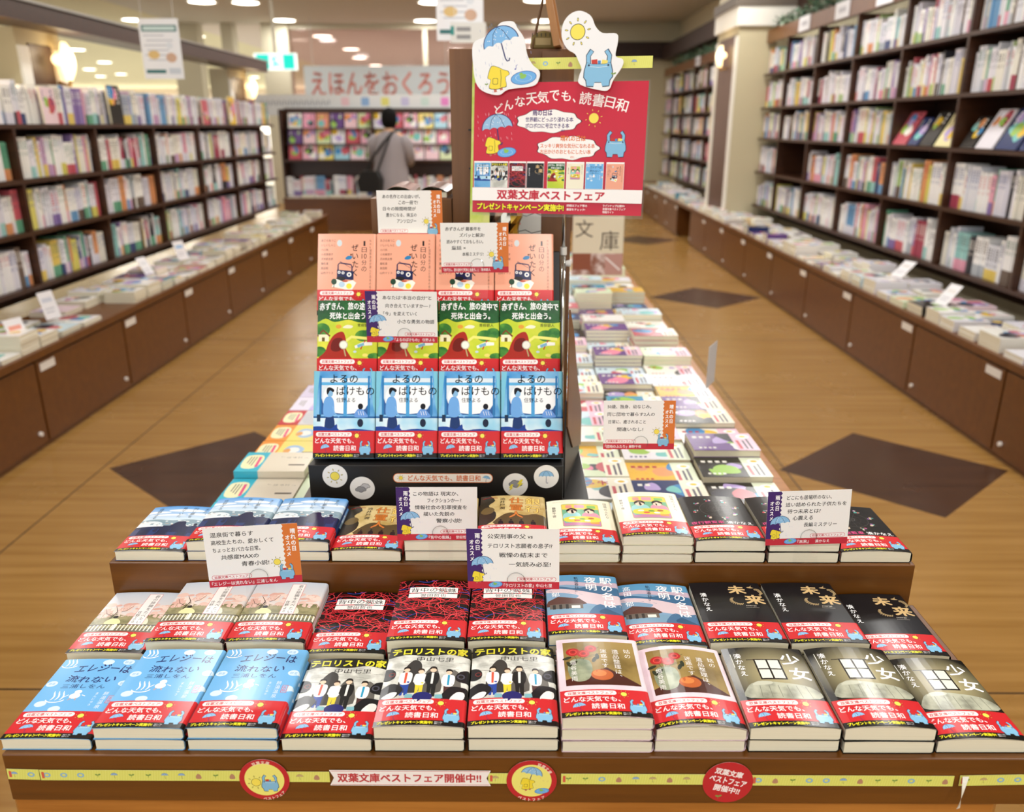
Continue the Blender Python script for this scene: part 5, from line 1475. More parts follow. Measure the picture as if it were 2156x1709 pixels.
def emit_books(recs, side, budget, kind_name, group):
    """recs: (area, pos, spec, th, h, dp, ax, label). The largest in view become objects, the rest one mass"""
    vis = [r for r in recs if in_frame(r[1] + Vector((0, 0, r[4] / 2)))]
    vis.sort(key=lambda r: -r[0])
    solo, rest = vis[:budget], vis[budget:]
    lib = {}
    for r in solo:
        k = (r[2], round(r[3], 3), round(r[4], 2))
        if k not in lib:
            mb = MB(); spine_book(mb, r[2], round(r[3], 3), round(r[4], 2), r[5], Vector((0, 0, 0)), r[6], random.Random(len(lib)))
            lib[k] = mb.mesh(kind_name)
        o = link(kind_name, lib[k], None, r[1]); tag(o, r[7], 'book', group)
    if rest:
        mb = MB()
        for r in rest: spine_book(mb, r[2], r[3], r[4], r[5], r[1], r[6])
        o = mb.build('shelved_books'); tag(o, 'mass of small book spines filling the farther shelves of the %s' % side, 'books', kind='stuff')

def fill_bay(recs, x, ya, yb, z, ax, hmin, hmax, pale, side, shelf, bay, area_k=1.0, rnd=None, runs=True):
    y = ya + .004; i = 0; cnt = {}
    spec = None; left = 0
    while y < yb - .012:
        if left <= 0:
            spec = spine_spec(rnd, pale); left = rnd.choice((1, 1, 1, 2, 3, 5) if runs else (1, 2)); h = rnd.uniform(hmin, hmax); th = rnd.choice((.012, .015, .018, .022, .026))
            if rnd.random() < .05: y += .01
        if y + th > yb: break
        i += 1; left -= 1
        cnt[CN[spec[0]]] = cnt.get(CN[spec[0]], 0) + 1
        p = Vector((x + rnd.uniform(-.006, .006), y, z))
        if ax == 'y': p = Vector((y, x + rnd.uniform(-.006, .006), z))
        q = view(p)
        if q:
            obi = (' %s-banded' % CN[spec[2]].replace(' ', '-')) if spec[2] else ''
            recs.append((th * h / q[2] ** 2, p, spec, th, h, .15, ax, '%s %s%s spine, %s shelf, %s bay of the %s' % (ordn(cnt[CN[spec[0]]]), CN[spec[0]], obi, shelf, bay, side)))
        y += th + .0006

# ------------------------------------------------------------------ bookcases
def bookcase(label, xf, depth, side, ya, yb, boards, zt, div0, pitch, top_header=None):
    """side +1: faces +x"""
    t = empty('bookcase', (0, 0, 0), (0, 0, 0), label, 'bookcase')
    xb = xf - side * depth
    lo, hi = min(xf, xb), max(xf, xb)
    for z in boards:
        m = MB(); m.box(lo, hi, ya, yb, z - .024, z, DARKW); m.build('shelf_board', t)
    y = div0
    while y <= yb + .01:
        m = MB(); m.box(lo + .003, hi - .003, y - .012, y + .012, boards[0], zt, DARKW); m.build('divider', t); y += pitch
    m = MB(); xa = xb - side * .012; m.box(min(xa, xb), max(xa, xb), ya, yb, .46, zt, DARKW); m.build('back_panel', t)
    if top_header:
        m = MB(); m.box(min(xf, xf - side * .03), max(xf, xf - side * .03), ya, yb, top_header[0], top_header[1], CABW); m.build('header_board', t)
    return t
LB = [.62, .915, 1.195, 1.485]
bookcase('long dark wood bookcase of four shelves along the left-hand aisle', -2.722, .30, 1, 3.0, 9.62, LB, 1.482, 3.75, .9)
RBZ = [.62, .985, 1.345, 1.665, 2.01]
bookcase('tall dark wood bookcase along the near part of the right-hand aisle', 2.722, .30, -1, 2.7, 9.74, RBZ, 2.32, 3.6, .9, (2.32, 2.45))
bookcase('second tall dark wood bookcase beyond the cream pillar on the right', 2.722, .30, -1, 10.78, 16.3, RBZ, 2.32, 10.81, .92, (2.32, 2.45))
rn = random.Random(11)
recs = []
bn_ = ['nearest', 'second', 'third', 'fourth', 'fifth', 'sixth', 'seventh', 'eighth']
for si, (z, nm) in enumerate(zip(LB, ('lowest', 'second lowest', 'third', 'top'))):
    for b_ in range(7):
        ya = 3.75 + .9 * b_ + .012; yb = ya + .876
        if ya > 9.5: break
        yb = min(yb, 9.6)
        fill_bay(recs, -2.765, ya, yb, z, 1, .185, .232 if si else .225, .72, 'left bookcase', nm, bn_[b_], rnd=rn)
emit_books(recs, 'left bookcase', 160, 'shelf_book', 'spines on the left bookcase')
# right: standing books, slanted face-out displays on the middle shelf
recs = []; face = []
for si, (z, nm) in enumerate(zip(RBZ, ('lowest', 'second', 'third', 'fourth', 'top'))):
    for b_ in range(7):
        ya = 3.6 + .9 * b_ + .012; yb = min(ya + .876, 9.72)
        if si == 2 and b_ in (0, 1, 2): face.append((ya, yb, z, b_)); continue
        if b_ == 5 and si == 1: continue
        fill_bay(recs, 2.765, ya, yb, z, -1, .20, .27, .68, 'right bookcase', nm, bn_[b_], rnd=rn)
far = []
for si, z in enumerate(RBZ):
    for b_ in range(6):
        ya = 10.81 + .92 * b_ + .012
        fill_bay(far, 2.765, ya, min(ya + .89, 16.25), z, -1, .2, .27, .5, 'right bookcase', '', bn_[b_], rnd=rn)
emit_books(recs, 'right bookcase', 138, 'shelf_book', 'spines on the right bookcase')
mb = MB()
for r in far: spine_book(mb, r[2], r[3], r[4], r[5], r[1], r[6])
tag(mb.build('shelved_books'), 'mass of book spines in the second bookcase beyond the right-hand pillar', 'books', kind='stuff')

# ------------------------------------------------------------------ printed covers for magazines and stacks
def gen_cover(seed, W=105, H=148, dark=False, words=None, obi=None, base=None):
    g = random.Random(seed); a = Art(W, H)
    pal = ['#e9e6ee', '#f4f2ea', '#f2d9e0', '#cfe4ee', '#f0e6b0', '#dcecc8', '#2c3c6c', '#6c4a8c', '#2a2826', '#c8606c', '#e8b84a', '#4a9cb8', '#f4f2ea', '#eceaf0', '#f6f4f0']
    bc = base or g.choice(pal); isd = bc in ('#2c3c6c', '#6c4a8c', '#2a2826')
    a.rect(0, 0, W, H, bc)
    for i in range(g.randint(3, 6)):
        c = g.choice(['#e88aa8', '#7cc8c4', '#e8c23a', '#4a90c8', '#c8606c', '#9cc85a', '#f4f2ea', '#3a3a44', '#e8a06c', '#b8a4d8'])
        n = g.randint(5, 8); cx, cy, r = g.uniform(.2, .8) * W, g.uniform(.25, .8) * H, g.uniform(.1, .32) * W
        a.smooth([(cx + r * g.uniform(.6, 1.2) * math.cos(2 * PI * k / n), cy + r * g.uniform(.6, 1.2) * math.sin(2 * PI * k / n)) for k in range(n)], c, 3)
    ink = '#f4f2ea' if isd else g.choice(['#2a2a30', '#b02038', '#2a3c78'])
    if words: a.vtext(words, W * .62, H * .94, W * .26, H * .22, ink, .02)
    else:
        n = g.randint(2, 4)
        for i in range(n): a.rect(W * .72, H * .86 - i * W * .15, W * .10, W * .09, ink, g.uniform(-6, 6), same=i > 0)
        for i in range(4): a.rect(W * .12, H * .86 - i * W * .1, W * .07, W * .06, ink, same=True)
    if obi:
        a.rect(0, 0, W, H * .33, obi)
        a.rect(W * .08, H * .24, W * .5, H * .05, '#c8606c' if obi != '#c8606c' else '#f4f2ea')
        for i in range(2): a.rect(W * .08, H * (.16 - i * .07), W * (.5 + .1 * i), H * .035, '#6a6a74', same=i > 0)
        a.ell(W * .8, H * .14, W * .12, W * .14, '#ffffff'); a.ell(W * .8, H * .14, W * .05, W * .07, '#e8c23a')
    return a
FLAT = {}
def flat_mesh(seed, W, H, T, **kw):
    k = (seed, W, H, T, tuple(sorted(kw.items())))
    if k in FLAT: return FLAT[k]
    a = gen_cover(seed, W, H, **kw)
    mb = MB(); a.into(mb, 'gloss', lambda x, y, z: Vector((x / 1000, y / 1000, (T + z) / 1000)), 0.02)
    w, h, t = W / 1000, H / 1000, T / 1000
    cv = mat(a.it[0][2], 'gloss')
    b = MB(); b.box(0, w, 0, h, t - .0006, t, cv); b.box(0, w, 0, h, 0, .0005, cv); b.box(w - .0006, w, 0, h, 0, t, cv); b.box(.001, w - .0008, .001, h - .001, .0004, t - .0004, PAGES)
    mb.add(b.v, b.f, cv); 
    # page block keeps its own paper
    n = len(mb.f); s_ = mb.slot(PAGES)
    for i in range(n - 6, n): mb.mi[i] = s_
    FLAT[k] = art_mesh(mb, 'book')
    return FLAT[k]

# ------------------------------------------------------------------ island: paperbacks lying crosswise in stacks behind the fair display
ri = random.Random(31)
OBI = ['#f0c8dc', '#f4f0dc', '#e6f0d8', '#f0c8dc', '#f4f0dc', '#d8e8f4']
WORDS = {0: '子犬物語', 1: '逃亡者', 3: '誓', 6: '白い犬'}
T_ = 14
rest = MB(); nsolo = 0
rows_n = 33
for r in range(rows_n):
    y = 1.252 + r * .1085
    for c in range(3):
        x_out = .541 - (2 - c) * .1520            # right end of the book
        if c == 0 and r < 3: x_out = .541 - 2 * .1520 + .002
        n = ri.choice((2, 3, 3, 4)) if r > 2 else (3, 3, 3)[c]
        if r > 10: n = ri.choice((2, 3, 4, 5, 6))
        T0 = ri.choice((12, 14, 16)); seed = ri.randrange(40)
        if c == 0 and y < 1.60: pass
        kw = {}
        if r < 14: kw['obi'] = OBI[(r + c) // 2 % 6]
        if r < 5 and (r * 3 + c) in (0, 3, 1, 6): kw['words'] = WORDS.get(r * 3 + c)
        if r == 1 and c == 1: kw.update(base='#2c3c6c', words='誓言')
        if r == 0 and c == 0: kw.update(base='#4a9cb8')
        if r in (2, 3) and c == 2: kw.update(base='#2a2826')
        z = ZT + .0003
        for k in range(n):
            jx = ri.uniform(-.002, .002)
            me = flat_mesh(seed, 105, 148, T0, **kw)
            loc = Vector((x_out + jx, y + ri.uniform(-.001, .001), z)); rz = PI / 2 + ri.uniform(-.006, .006)
            if r < 22:
                o = link('stacked_paperback', me, None, loc, (0, 0, rz))
                pos = 'topmost' if k == n - 1 else '%s from the top' % ordn(n - k)
                tag(o, 'lying paperback, %s of pile, %s row behind the step, %s right-hand column' % (pos, ordn(r + 1), ('inner', 'middle', 'outer')[c]), 'book', 'stacked paperbacks on the right of the island')
            else:
                M_ = Matrix.Translation(loc) @ Matrix.Rotation(rz, 4, 'Z')
                base = len(rest.v)
                rest.v += [tuple(M_ @ v.co) for v in me.vertices]
                sl = [rest.slot(m) for m in me.materials]
                for p in me.polygons: rest.f.append(tuple(base + i for i in p.vertices)); rest.mi.append(sl[p.material_index])
            z += T0 / 1000 + .0004
o = link('stacked_paperbacks', art_mesh(rest, 'far')); tag(o, 'far rows of small blurred paperback stacks at the end of the island', 'books', kind='stuff')
# left column
def left_cover(base, obi, kind):
    a = Art(105, 148); a.rect(0, 0, 105, 148, base)
    if kind == 0: a.smooth([(30, 70), (60, 62), (86, 80), (80, 100), (50, 108), (28, 90)], '#a8c8e8', 3); a.smooth([(40, 76), (62, 70), (74, 84), (60, 98), (42, 92)], '#f4f4f0', 3); a.ell(60, 70, 14, 8, '#e8a860')
    if kind == 2: a.smooth([(10, 60), (50, 50), (96, 66), (90, 120), (40, 134), (8, 110)], '#c8cad0', 3); a.ell(50, 96, 16, 20, '#f4f2f0')
    if kind == 3: a.smooth([(0, 50), (50, 60), (105, 50), (105, 148), (60, 120), (0, 148)], '#c8b8e8', 3); a.ell(50, 120, 40, 20, '#f4e23c')
    if kind in (0, 1): a.vtext('「エチカ」' if kind == 1 else '', 24, 140, 11, 12, '#5a5048') ; a.rect(66, 106, 7, 34, '#5a5048')
    a.rect(0, 0, 105, 50, obi)
    if kind < 3: a.smooth([(20, 8), (50, 3), (86, 10), (88, 36), (52, 46), (18, 38)], '#f6f2c4', 3); a.rect(26, 34, 56, 6, '#e8608c', 4)
    for i in range(3): a.rect(26, 26 - i * 6, 48 - i * 6, 2.4, '#8a8a80', same=i > 0)
    return a
LC = [('#e6dcc8', '#48bcd4', 1, 3), ('#e6dcc8', '#48bcd4', 1, 3), ('#e6dcc8', '#48bcd4', 1, 3), ('#e6dcc8', '#48bcd4', 1, 4), ('#f4e27c', '#f29c44', 0, 3), ('#f4e27c', '#f29c44', 0, 3), ('#d8d4d8', '#c83c44', 2, 3), ('#d8cfe8', '#e8e2f4', 3, 3), ('#f0e67c', '#d8cfe8', 3, 3), ('#cfe0ec', '#f4f2ea', 3, 2)]
lcm = {}
for r, (bs, ob, kd, n) in enumerate(LC):
    z = ZT + .0003
    if (bs, ob) not in lcm:
        T0 = 15.5; a = left_cover(bs, ob, kd); mb = MB(); a.into(mb, 'gloss', lambda x, y, z: Vector((x / 1000, y / 1000, (15.5 + z) / 1000)), 0.02)
        cv = mat(bs, 'gloss'); b = MB(); b.box(0, .105, 0, .148, .0149, .0155, cv); b.box(0, .105, 0, .148, 0, .0005, cv); b.box(.1044, .105, .05, .148, .0005, .0149, mat('#e9e6de', 'gloss'))
        mb.add(b.v, b.f, cv); b = MB(); b.box(.1044, .1052, 0, .05, 0, .0156, mat(ob, 'gloss')); mb.add(b.v, b.f, mat(ob, 'gloss')); b = MB(); b.box(.001, .1042, .001, .147, .0004, .0151, PAGES); mb.add(b.v, b.f, PAGES)
        lcm[(bs, ob)] = art_mesh(mb, 'book')
    for k in range(n):
        # spine towards the camera, foot of the cover to the left
        o = link('stacked_paperback', lcm[(bs, ob)], None, (-.592 + ri.uniform(-.001, .001), 1.3465 + r * .1085, z), (0, 0, -PI / 2))
        tag(o, '%s paperback left of the rack, %s row back, %s in pile' % (('cream and turquoise', 'cream and turquoise', 'cream and turquoise', 'cream and turquoise', 'yellow and orange', 'yellow and orange', 'grey and red', 'lilac', 'yellow and lilac', 'pale blue')[r], ordn(r + 1), 'topmost' if k == n - 1 else ordn(n - k) + ' from top'), 'book', 'stacked paperbacks left of the rack')
        z += .0160
me = flat_mesh(91, 105, 148, 15, base='#dcecc8')
for r in range(5):
    for k in range(3):
        o = link('stacked_paperback', me, None, (-.442, 1.36 + r * .1085, ZT + .0003 + k * .0156), (0, 0, -PI / 2))
        tag(o, 'pale green paperback tight beside the rack, %s row back, %s in pile' % (ordn(r + 1), 'topmost' if k == 2 else ordn(3 - k) + ' from top'), 'book', 'green-edged paperbacks beside the rack')
# plant beyond the left stacks
LEAF = nodemat('leaf_green', '#2f4a2c', .5, .4)
def leaf(mb, p, d, L, w, m):
    d = d.normalized(); s = d.cross(Vector((0, 0, 1))).normalized() * w; up_ = Vector((0, 0, 1)) * w * .3
    mb.add([p, p + d * L * .4 + s - up_, p + d * L * .4 + up_ * .5, p + d * L * .4 - s - up_, p + d * L - up_], [(0, 1, 2), (0, 2, 3), (1, 4, 2), (2, 4, 3)], m)
pt = empty('potted_plant', (-.50, 2.50, ZT), (0, 0, 0), 'small leafy green plant at the far left end of the short stacks', 'plant')
mb = MB(); mb.tube([(0, 0, .0006), (0, 0, .05)], [.035, .045], mat('#e6e2d8'), 16); mb.build('pot', pt)
mb = MB(); ml = MB(); g = random.Random(8)
for i in range(16):
    a = g.uniform(0, 2 * PI); r1 = g.uniform(.05, .15); h_ = g.uniform(.03, .10)
    tip = Vector((r1 * math.cos(a), r1 * math.sin(a), .05 + h_ * .6))
    mb.tube([(0, 0, .045), (tip.x * .5, tip.y * .5, .05 + h_), tip], .0014, LEAF, 5)
    for k in range(5):
        u = .35 + .16 * k; q = Vector((tip.x * u, tip.y * u, .05 + h_ * (1 - (u - .5) ** 2)))
        leaf(ml, q, Vector((g.uniform(-1, 1), g.uniform(-1, 1), g.uniform(-.2, .5))), g.uniform(.025, .04), .009, LEAF)
mb.build('stem', pt); ml.build('leaves', pt)
# folded notice standing on the island edge and the paperback sign at the far end
nt_ = Art(60, 84); nt_.rect(0, 0, 60, 84, '#d0d2d8')
sheet('notice_card', nt_, (.478, 1.93, .925), (PI / 2, 0, R(62)), 'plain grey-white card seen nearly edge-on, clipped above the right-hand stacks', 'card', k=1.25, th=.4)
mb = MB(); mb.box(.462, .488, 1.9, 1.901, .80, .90, CLEAR); tag(mb.build('card_clip'), 'clear plastic clip holding the edge-on grey card over the stacks', 'card clip')
sg = Art(200, 230); sg.rect(0, 0, 200, 230, '#ddd3b8'); sg.text('文', 10, 148, 70, 68, '#3a2c20', .005); sg.text('庫', 108, 98, 74, 76, '#3a2c20', .005)
sg.rect(0, 0, 200, 86, ('n', '#8c5a44', '#e6d4cc', 22)); sg.rect(0, 20, 74, 66, '#8a4c30'); sg.rect(130, 0, 70, 84, '#b98c80'); sg.line([(132, 70), (190, 20)], 6, '#ece4e0')
sheet('shop_sign', sg, (.325, 3.32, 1.02), (PI / 2, 0, 0), 'cream sign with two large dark characters at the middle of the island', 'sign', k=1.02, th=4)
mb = MB(); mb.box(.22, .43, 3.325, 3.345, ZT, 1.10, CLEAR); tag(mb.build('sign_stand'), 'clear upright sheet that carries the cream two-character sign', 'sign stand')

# ------------------------------------------------------------------ base cabinets with their ledges
TAGM = mat('#eceae4', 'satin')
def cabinets(side, xf, y0, n, pitch, where, gap=None):
    s = side                      # +1 = left-hand run (faces +x)
    for i in range(n):
        ya = y0 + i * pitch
        if gap is not None and i == gap: continue
        t = empty('base_cabinet', (xf, ya, 0), (0, 0, 0), 'brown base cabinet with one flap door, %s from the near end of the %s run' % (ordn(i + 1), where), 'cabinet', '%s base cabinets' % where)
        xb = -s * .46
        m = MB(); m.box(min(xb, -s * .02), max(xb, -s * .02), 0, pitch - .002, .0005, .43, CABW); m.box(min(-s * .05, -s * .03), max(-s * .05, -s * .03), .0, pitch - .002, 0.0005, .05, DBR); m.build('carcass', t)
        m = MB(); m.box(min(0, -s * .018), max(0, -s * .018), .006, pitch - .008, .03, .418, CABW); d = m.build('door', t, bevel=.002)
        m = MB(); m.tube([(0, pitch - .07 if s > 0 else pitch - .07, .085), (s * .012, pitch - .07, .085)], .011, TAGM, 12); m.build('knob', d)
        m = MB(); m.box(min(s * .0005, s * .002), max(s * .0005, s * .002), .03, .16, .365, .405, TAGM); m.build('price_tag', d)
    L = y0 + n * pitch
    m = MB(); x1, x2 = xf + s * .012, xf - s * .47
    m.box(min(x1, x2), max(x1, x2), y0, L, .4305, .47, CABW)
    tag(m.build('worktop', bevel=.004), 'long brown ledge on top of the %s base cabinets, stacked with books' % where, 'worktop')
cabinets(1, -2.275, 1.9, 9, .9, 'left-hand')
cabinets(-1, 2.24, 1.8, 16, .9, 'right-hand', gap=10)

def pile_run(side, xf, y0, y1, seed, budget, where):
    g = random.Random(seed); recs = []; y = y0; row_ = 0
    while y < y1:
        dy = g.choice((.155, .19, .215)); row_ += 1
        for c in range(2):
            if g.random() < .06: continue
            W = 148 if dy < .17 else (150 if dy < .2 else 182); H = 188 if dy < .2 else 205
            T0 = g.choice((10, 14, 18, 22, 26)); n = g.choice((1, 2, 2, 3, 3, 4, 5)); sd = g.randrange(36); z = .4703
            if T0 * n > 90: n = 3
            bs = g.choice(['#f4f2ea', '#eceaf0', '#f6f4f0', None, None])
            x = xf - side * (.015 + c * .215)
            for k in range(n):
                jit = g.uniform(-.004, .004)
                if side > 0: loc, rz = (x + jit, y, z), PI / 2           # width runs along y
                else: loc, rz = (x + jit, y + W / 1000, z), -PI / 2
                recs.append((loc, rz, sd, W, H, T0, bs, n, k, row_, c)); z += T0 / 1000 + .0004
        y += dy + .006
    def cost(r): q = view(r[0]); return q[2] if (q and in_frame(r[0], 150)) else 99
    recs = [r for r in recs if cost(r) < 99]; recs.sort(key=cost)
    for r in recs[:budget]:
        o = link('ledge_book', flat_mesh(r[2] + 100, r[3], r[4], r[5], base=r[6]), None, r[0], (0, 0, r[1]))
        tag(o, '%s book in %s pile from near end, %s line, %s ledge' % ('topmost' if r[8] == r[7] - 1 else ordn(r[7] - r[8]) + '-from-top', ordn(r[9]), 'front' if r[10] == 0 else 'rear', where), 'book', 'books piled on the %s ledge' % where)
    mb = MB()
    for r in recs[budget:]:
        me = flat_mesh(r[2] + 100, r[3], r[4], r[5], base=r[6]); M_ = Matrix.Translation(r[0]) @ Matrix.Rotation(r[1], 4, 'Z'); b0 = len(mb.v)
        mb.v += [tuple(M_ @ v.co) for v in me.vertices]; sl = [mb.slot(m) for m in me.materials]
        for p in me.polygons: mb.f.append(tuple(b0 + i for i in p.vertices)); mb.mi.append(sl[p.material_index])
    if mb.v: tag(link('piled_books', art_mesh(mb, 'far')), 'far books piled along the blurred end of the %s ledge' % where, 'books', kind='stuff')
pile_run(1, -2.272, 2.9, 9.7, 5, 140, 'left-hand')
pile_run(-1, 2.236, 2.9, 14.8, 6, 140, 'right-hand')
# row of comic-like volumes with their spines up, right ledge
VOL = ['#f4f2ea', '#f4f2ea', '#7cc8c4', '#9cc85a', '#e0d23c', '#e8803a', '#c88ac0', '#e8803a', '#e88aa8', '#e9e6da', '#c8606c', '#b02038', '#b02038', '#a8b0b8']

# face-out magazines and cards ------------------------------------------------
def face_book(loc, rot, seed, W, H, label, group, name='face_out_book', base=None, T=10, obi=None, parent=None):
    o = link(name, flat_mesh(seed, W, H, T, base=base, obi=obi), parent, loc, rot)
    return tag(o, label, 'book', group)
k = 0
for ya, yb, z, b_ in face:
    y = ya + .03; j = 0
    while y < yb - .16:
        W = (182, 148, 210)[(j + b_) % 3]; H = int(W * 1.36)
        if y + W / 1000 > yb: break
        # leaning back on the slanted shelf, cover towards the aisle
        M_ = Matrix.Translation((2.745, y + W / 1000, z + .0005)) @ Matrix.Rotation(-PI / 2, 4, 'Z') @ Matrix.Rotation(R(62), 4, 'X')
        o = face_book(M_.to_translation(), M_.to_euler(), 200 + k, W, min(H, 250), 'face-out magazine, middle shelf of the right bookcase, %s in the %s bay' % (ordn(j + 1), bn_[b_]), 'face-out magazines on the right bookcase', 'face_out_magazine')
        y += W / 1000 + .03; j += 1; k += 1
# top shelf of the left bookcase: a few face-out volumes leaning among the spines
for i, (y, W, base, lab) in enumerate(((4.42, 150, None, 'white'), (4.98, 148, '#f2d9e0', 'pink'), (5.8, 182, '#2a2826', 'black'), (7.5, 148, '#c8606c', 'rose'), (8.2, 182, '#e8c23a', 'yellow'))):
    M_ = Matrix.Translation((-2.738, y, 1.4855)) @ Matrix.Rotation(PI / 2, 4, 'Z') @ Matrix.Rotation(R(88), 4, 'X')
    face_book(M_.to_translation(), M_.to_euler(), 240 + i, W, int(W * 1.36), '%s face-out book leaning before the top-shelf spines of the left bookcase' % lab, None, base=base, T=14)
# small cards standing on the ledges
for i, (s, x, y, z, rz, rx, lab) in enumerate(((1, -2.36, 3.75, .55, 70, 70, 'white card with red print leaning on the nearest left ledge piles'), (1, -2.42, 4.15, .60, 75, 75, 'tall white card between the left ledge piles'), (1, -2.55, 5.6, .56, 80, 60, 'white card lying tilted on the left ledge'), (1, -2.5, 6.1, .60, 65, 70, 'blue-white card halfway along the left ledge'),
                          (-1, 2.42, 4.55, .58, -80, 50, 'white card tilted over the right ledge piles'), (-1, 2.5, 5.3, .60, -70, 40, 'white card on the right ledge before the spines'))):
    a = Art(90, 130); a.rect(0, 0, 90, 130, '#eceaec'); a.rect(14, 80, 60, 20, ('#e8a090', '#c8ccd8', '#d8d8dc', '#8ab4dc', '#e0dcd8', '#d8d4d0')[i]); a.rect(14, 30, 50, 6, '#b8b8c0'); a.rect(14, 46, 56, 6, '#b8b8c0', same=True)
    sheet('notice_card', a, (x, y, z), (R(rx), 0, R(rz)), lab, 'card', k=1.1, th=.5, group='notice cards on the ledges')
# header tags and garlands on the right
for i, y in enumerate((3.75, 4.35, 5.05, 5.8, 6.55, 7.4, 8.35, 11.6, 13.2)):
    m = MB(); m.box(2.712, 2.7215, y, y + (.30 if i < 7 else .28), 2.325, 2.455, mat('#dcdce0', 'satin')); m.box(2.711, 2.712, y + .06, y + .22, 2.37, 2.41, mat('#a8a8b0', 'satin'))
    tag(m.build('shelf_label'), 'white category plate on the header of the right bookcases, %s from the near end' % ordn(i + 1), 'shelf label', 'category plates on the right header')
GL = nodemat('garland_green', '#5a7860', .6, .3); GL2 = nodemat('garland_pale', '#98a890', .6, .3)
def garland(ya, yb, lab):
    t = empty('leaf_garland', (2.80, ya, 2.47), (0, 0, 0), lab, 'garland'); g = random.Random(int(ya * 9)); m = MB(); s_ = MB()
    s_.tube([(0, u * (yb - ya) / 20, .03 + .02 * math.sin(u)) for u in range(21)], .006, GL, 6); s_.build('vine', t)
    for i in range(int((yb - ya) * 110)):
        leaf(m, Vector((g.uniform(-.06, .05), g.uniform(0, yb - ya), g.uniform(.0, .09))), Vector((g.uniform(-1, 1), g.uniform(-1, 1), g.uniform(-.5, 1))), g.uniform(.05, .09), g.uniform(.016, .026), (GL, GL2)[g.random() < .3])
    m.build('leaves', t)
garland(5.1, 9.65, 'green leaf garland along the top of the near right bookcase'); garland(10.9, 15.6, 'faint green leaf garland along the top of the far right bookcase')

# ------------------------------------------------------------------ back of the shop: counter, gondola, magazines
yb_ = 12.2
t = empty('back_counter', (0, 0, 0), (0, 0, 0), 'long brown low counter across the back of the shop, topped with magazines', 'counter')
m = MB(); m.box(-3.4, 1.2, yb_, yb_ + .5, .0005, .44, CABW); m.build('carcass', t)
m = MB(); m.box(-3.4, 1.2, yb_ - .02, yb_ + .5, .4405, .475, CABW); m.build('top', t)
gd = empty('gondola_shelf', (0, 0, 0), (0, 0, 0), 'dark wood gondola with face-out picture books behind the back counter', 'bookcase')
m = MB(); m.box(-3.5, 1.2, 12.98, 13.02, .02, 1.72, DARKW); m.build('back_panel', gd)
for z in (.47, .99, 1.2145, 1.4345):
    m = MB(); m.box(-3.5, 1.2, 12.701 if z < 1 else 12.70 + .06 * (z > 1.0) + .05 * (z > 1.3), 12.98, z - (.03 if z < 1 else .008), z, DARKW); m.build('shelf_board', gd)
for x in (-3.5, -2.15, -.75, .6):
    m = MB(); m.box(x - .015, x + .015, 12.72, 12.98, .02, 1.7, DARKW); m.build('divider', gd)
PB = ['#e07088', '#f0b8c8', '#f0e080', '#a8d4e4', '#b4d488', '#f4f2ea', '#f0a0bc', '#eaa078', '#f4f2ea', '#f4d0d8', '#dce8b8', '#f0eef4']
g = random.Random(14); k = 0
for rw, z in enumerate((.991, 1.2155, 1.4355)):
    x = -3.42; j = 0
    while x < 1.0:
        W = g.choice((182, 200, 220)); H = 212; j += 1
        yy_ = 12.78 + .05 * rw
        M_ = Matrix.Translation((x, yy_ - .0, z)) @ Matrix.Rotation(R(78), 4, 'X')
        face_book(M_.to_translation(), M_.to_euler(), 300 + k % 24, W, H, 'bright face-out picture book on the back gondola, %s level, %s from left' % (('lower', 'middle', 'upper')[rw], ordn(j)), 'face-out picture books at the back', 'picture_book', base=PB[k % 12] if k % 4 else None, T=8)
        x += W / 1000 + .02; k += 1
recs = []
for b_, (xa, xb) in enumerate(((-3.48, -2.17), (-2.13, -.77), (-.73, .58))): fill_bay(recs, 12.74, xa, xb, .472, 'y', .22, .30, .5, 'back gondola', 'bottom', bn_[b_], rnd=rn)
mb = MB()
for r in recs: spine_book(mb, r[2], r[3], r[4], r[5], r[1], 'y')
tag(mb.build('shelved_books'), 'row of small blurred spines on the bottom shelf of the back gondola', 'books', kind='stuff')
x = -3.35; j = 0
while x < 1.0:
    g_ = g.choice((1, 2, 3)); z = .4755; j += 1
    for q in range(g_):
        o = link('ledge_book', flat_mesh(400 + j % 8, 182, 235, 12, base='#f4f2ea'), None, (x, yb_ + .04, z), (0, 0, 0))
        tag(o, 'white magazine on the back counter, %s pile from left, %s in pile' % (ordn(j), 'topmost' if q == g_ - 1 else ordn(g_ - q) + ' from top'), 'book', 'magazines on the back counter'); z += .0125
    x += .205

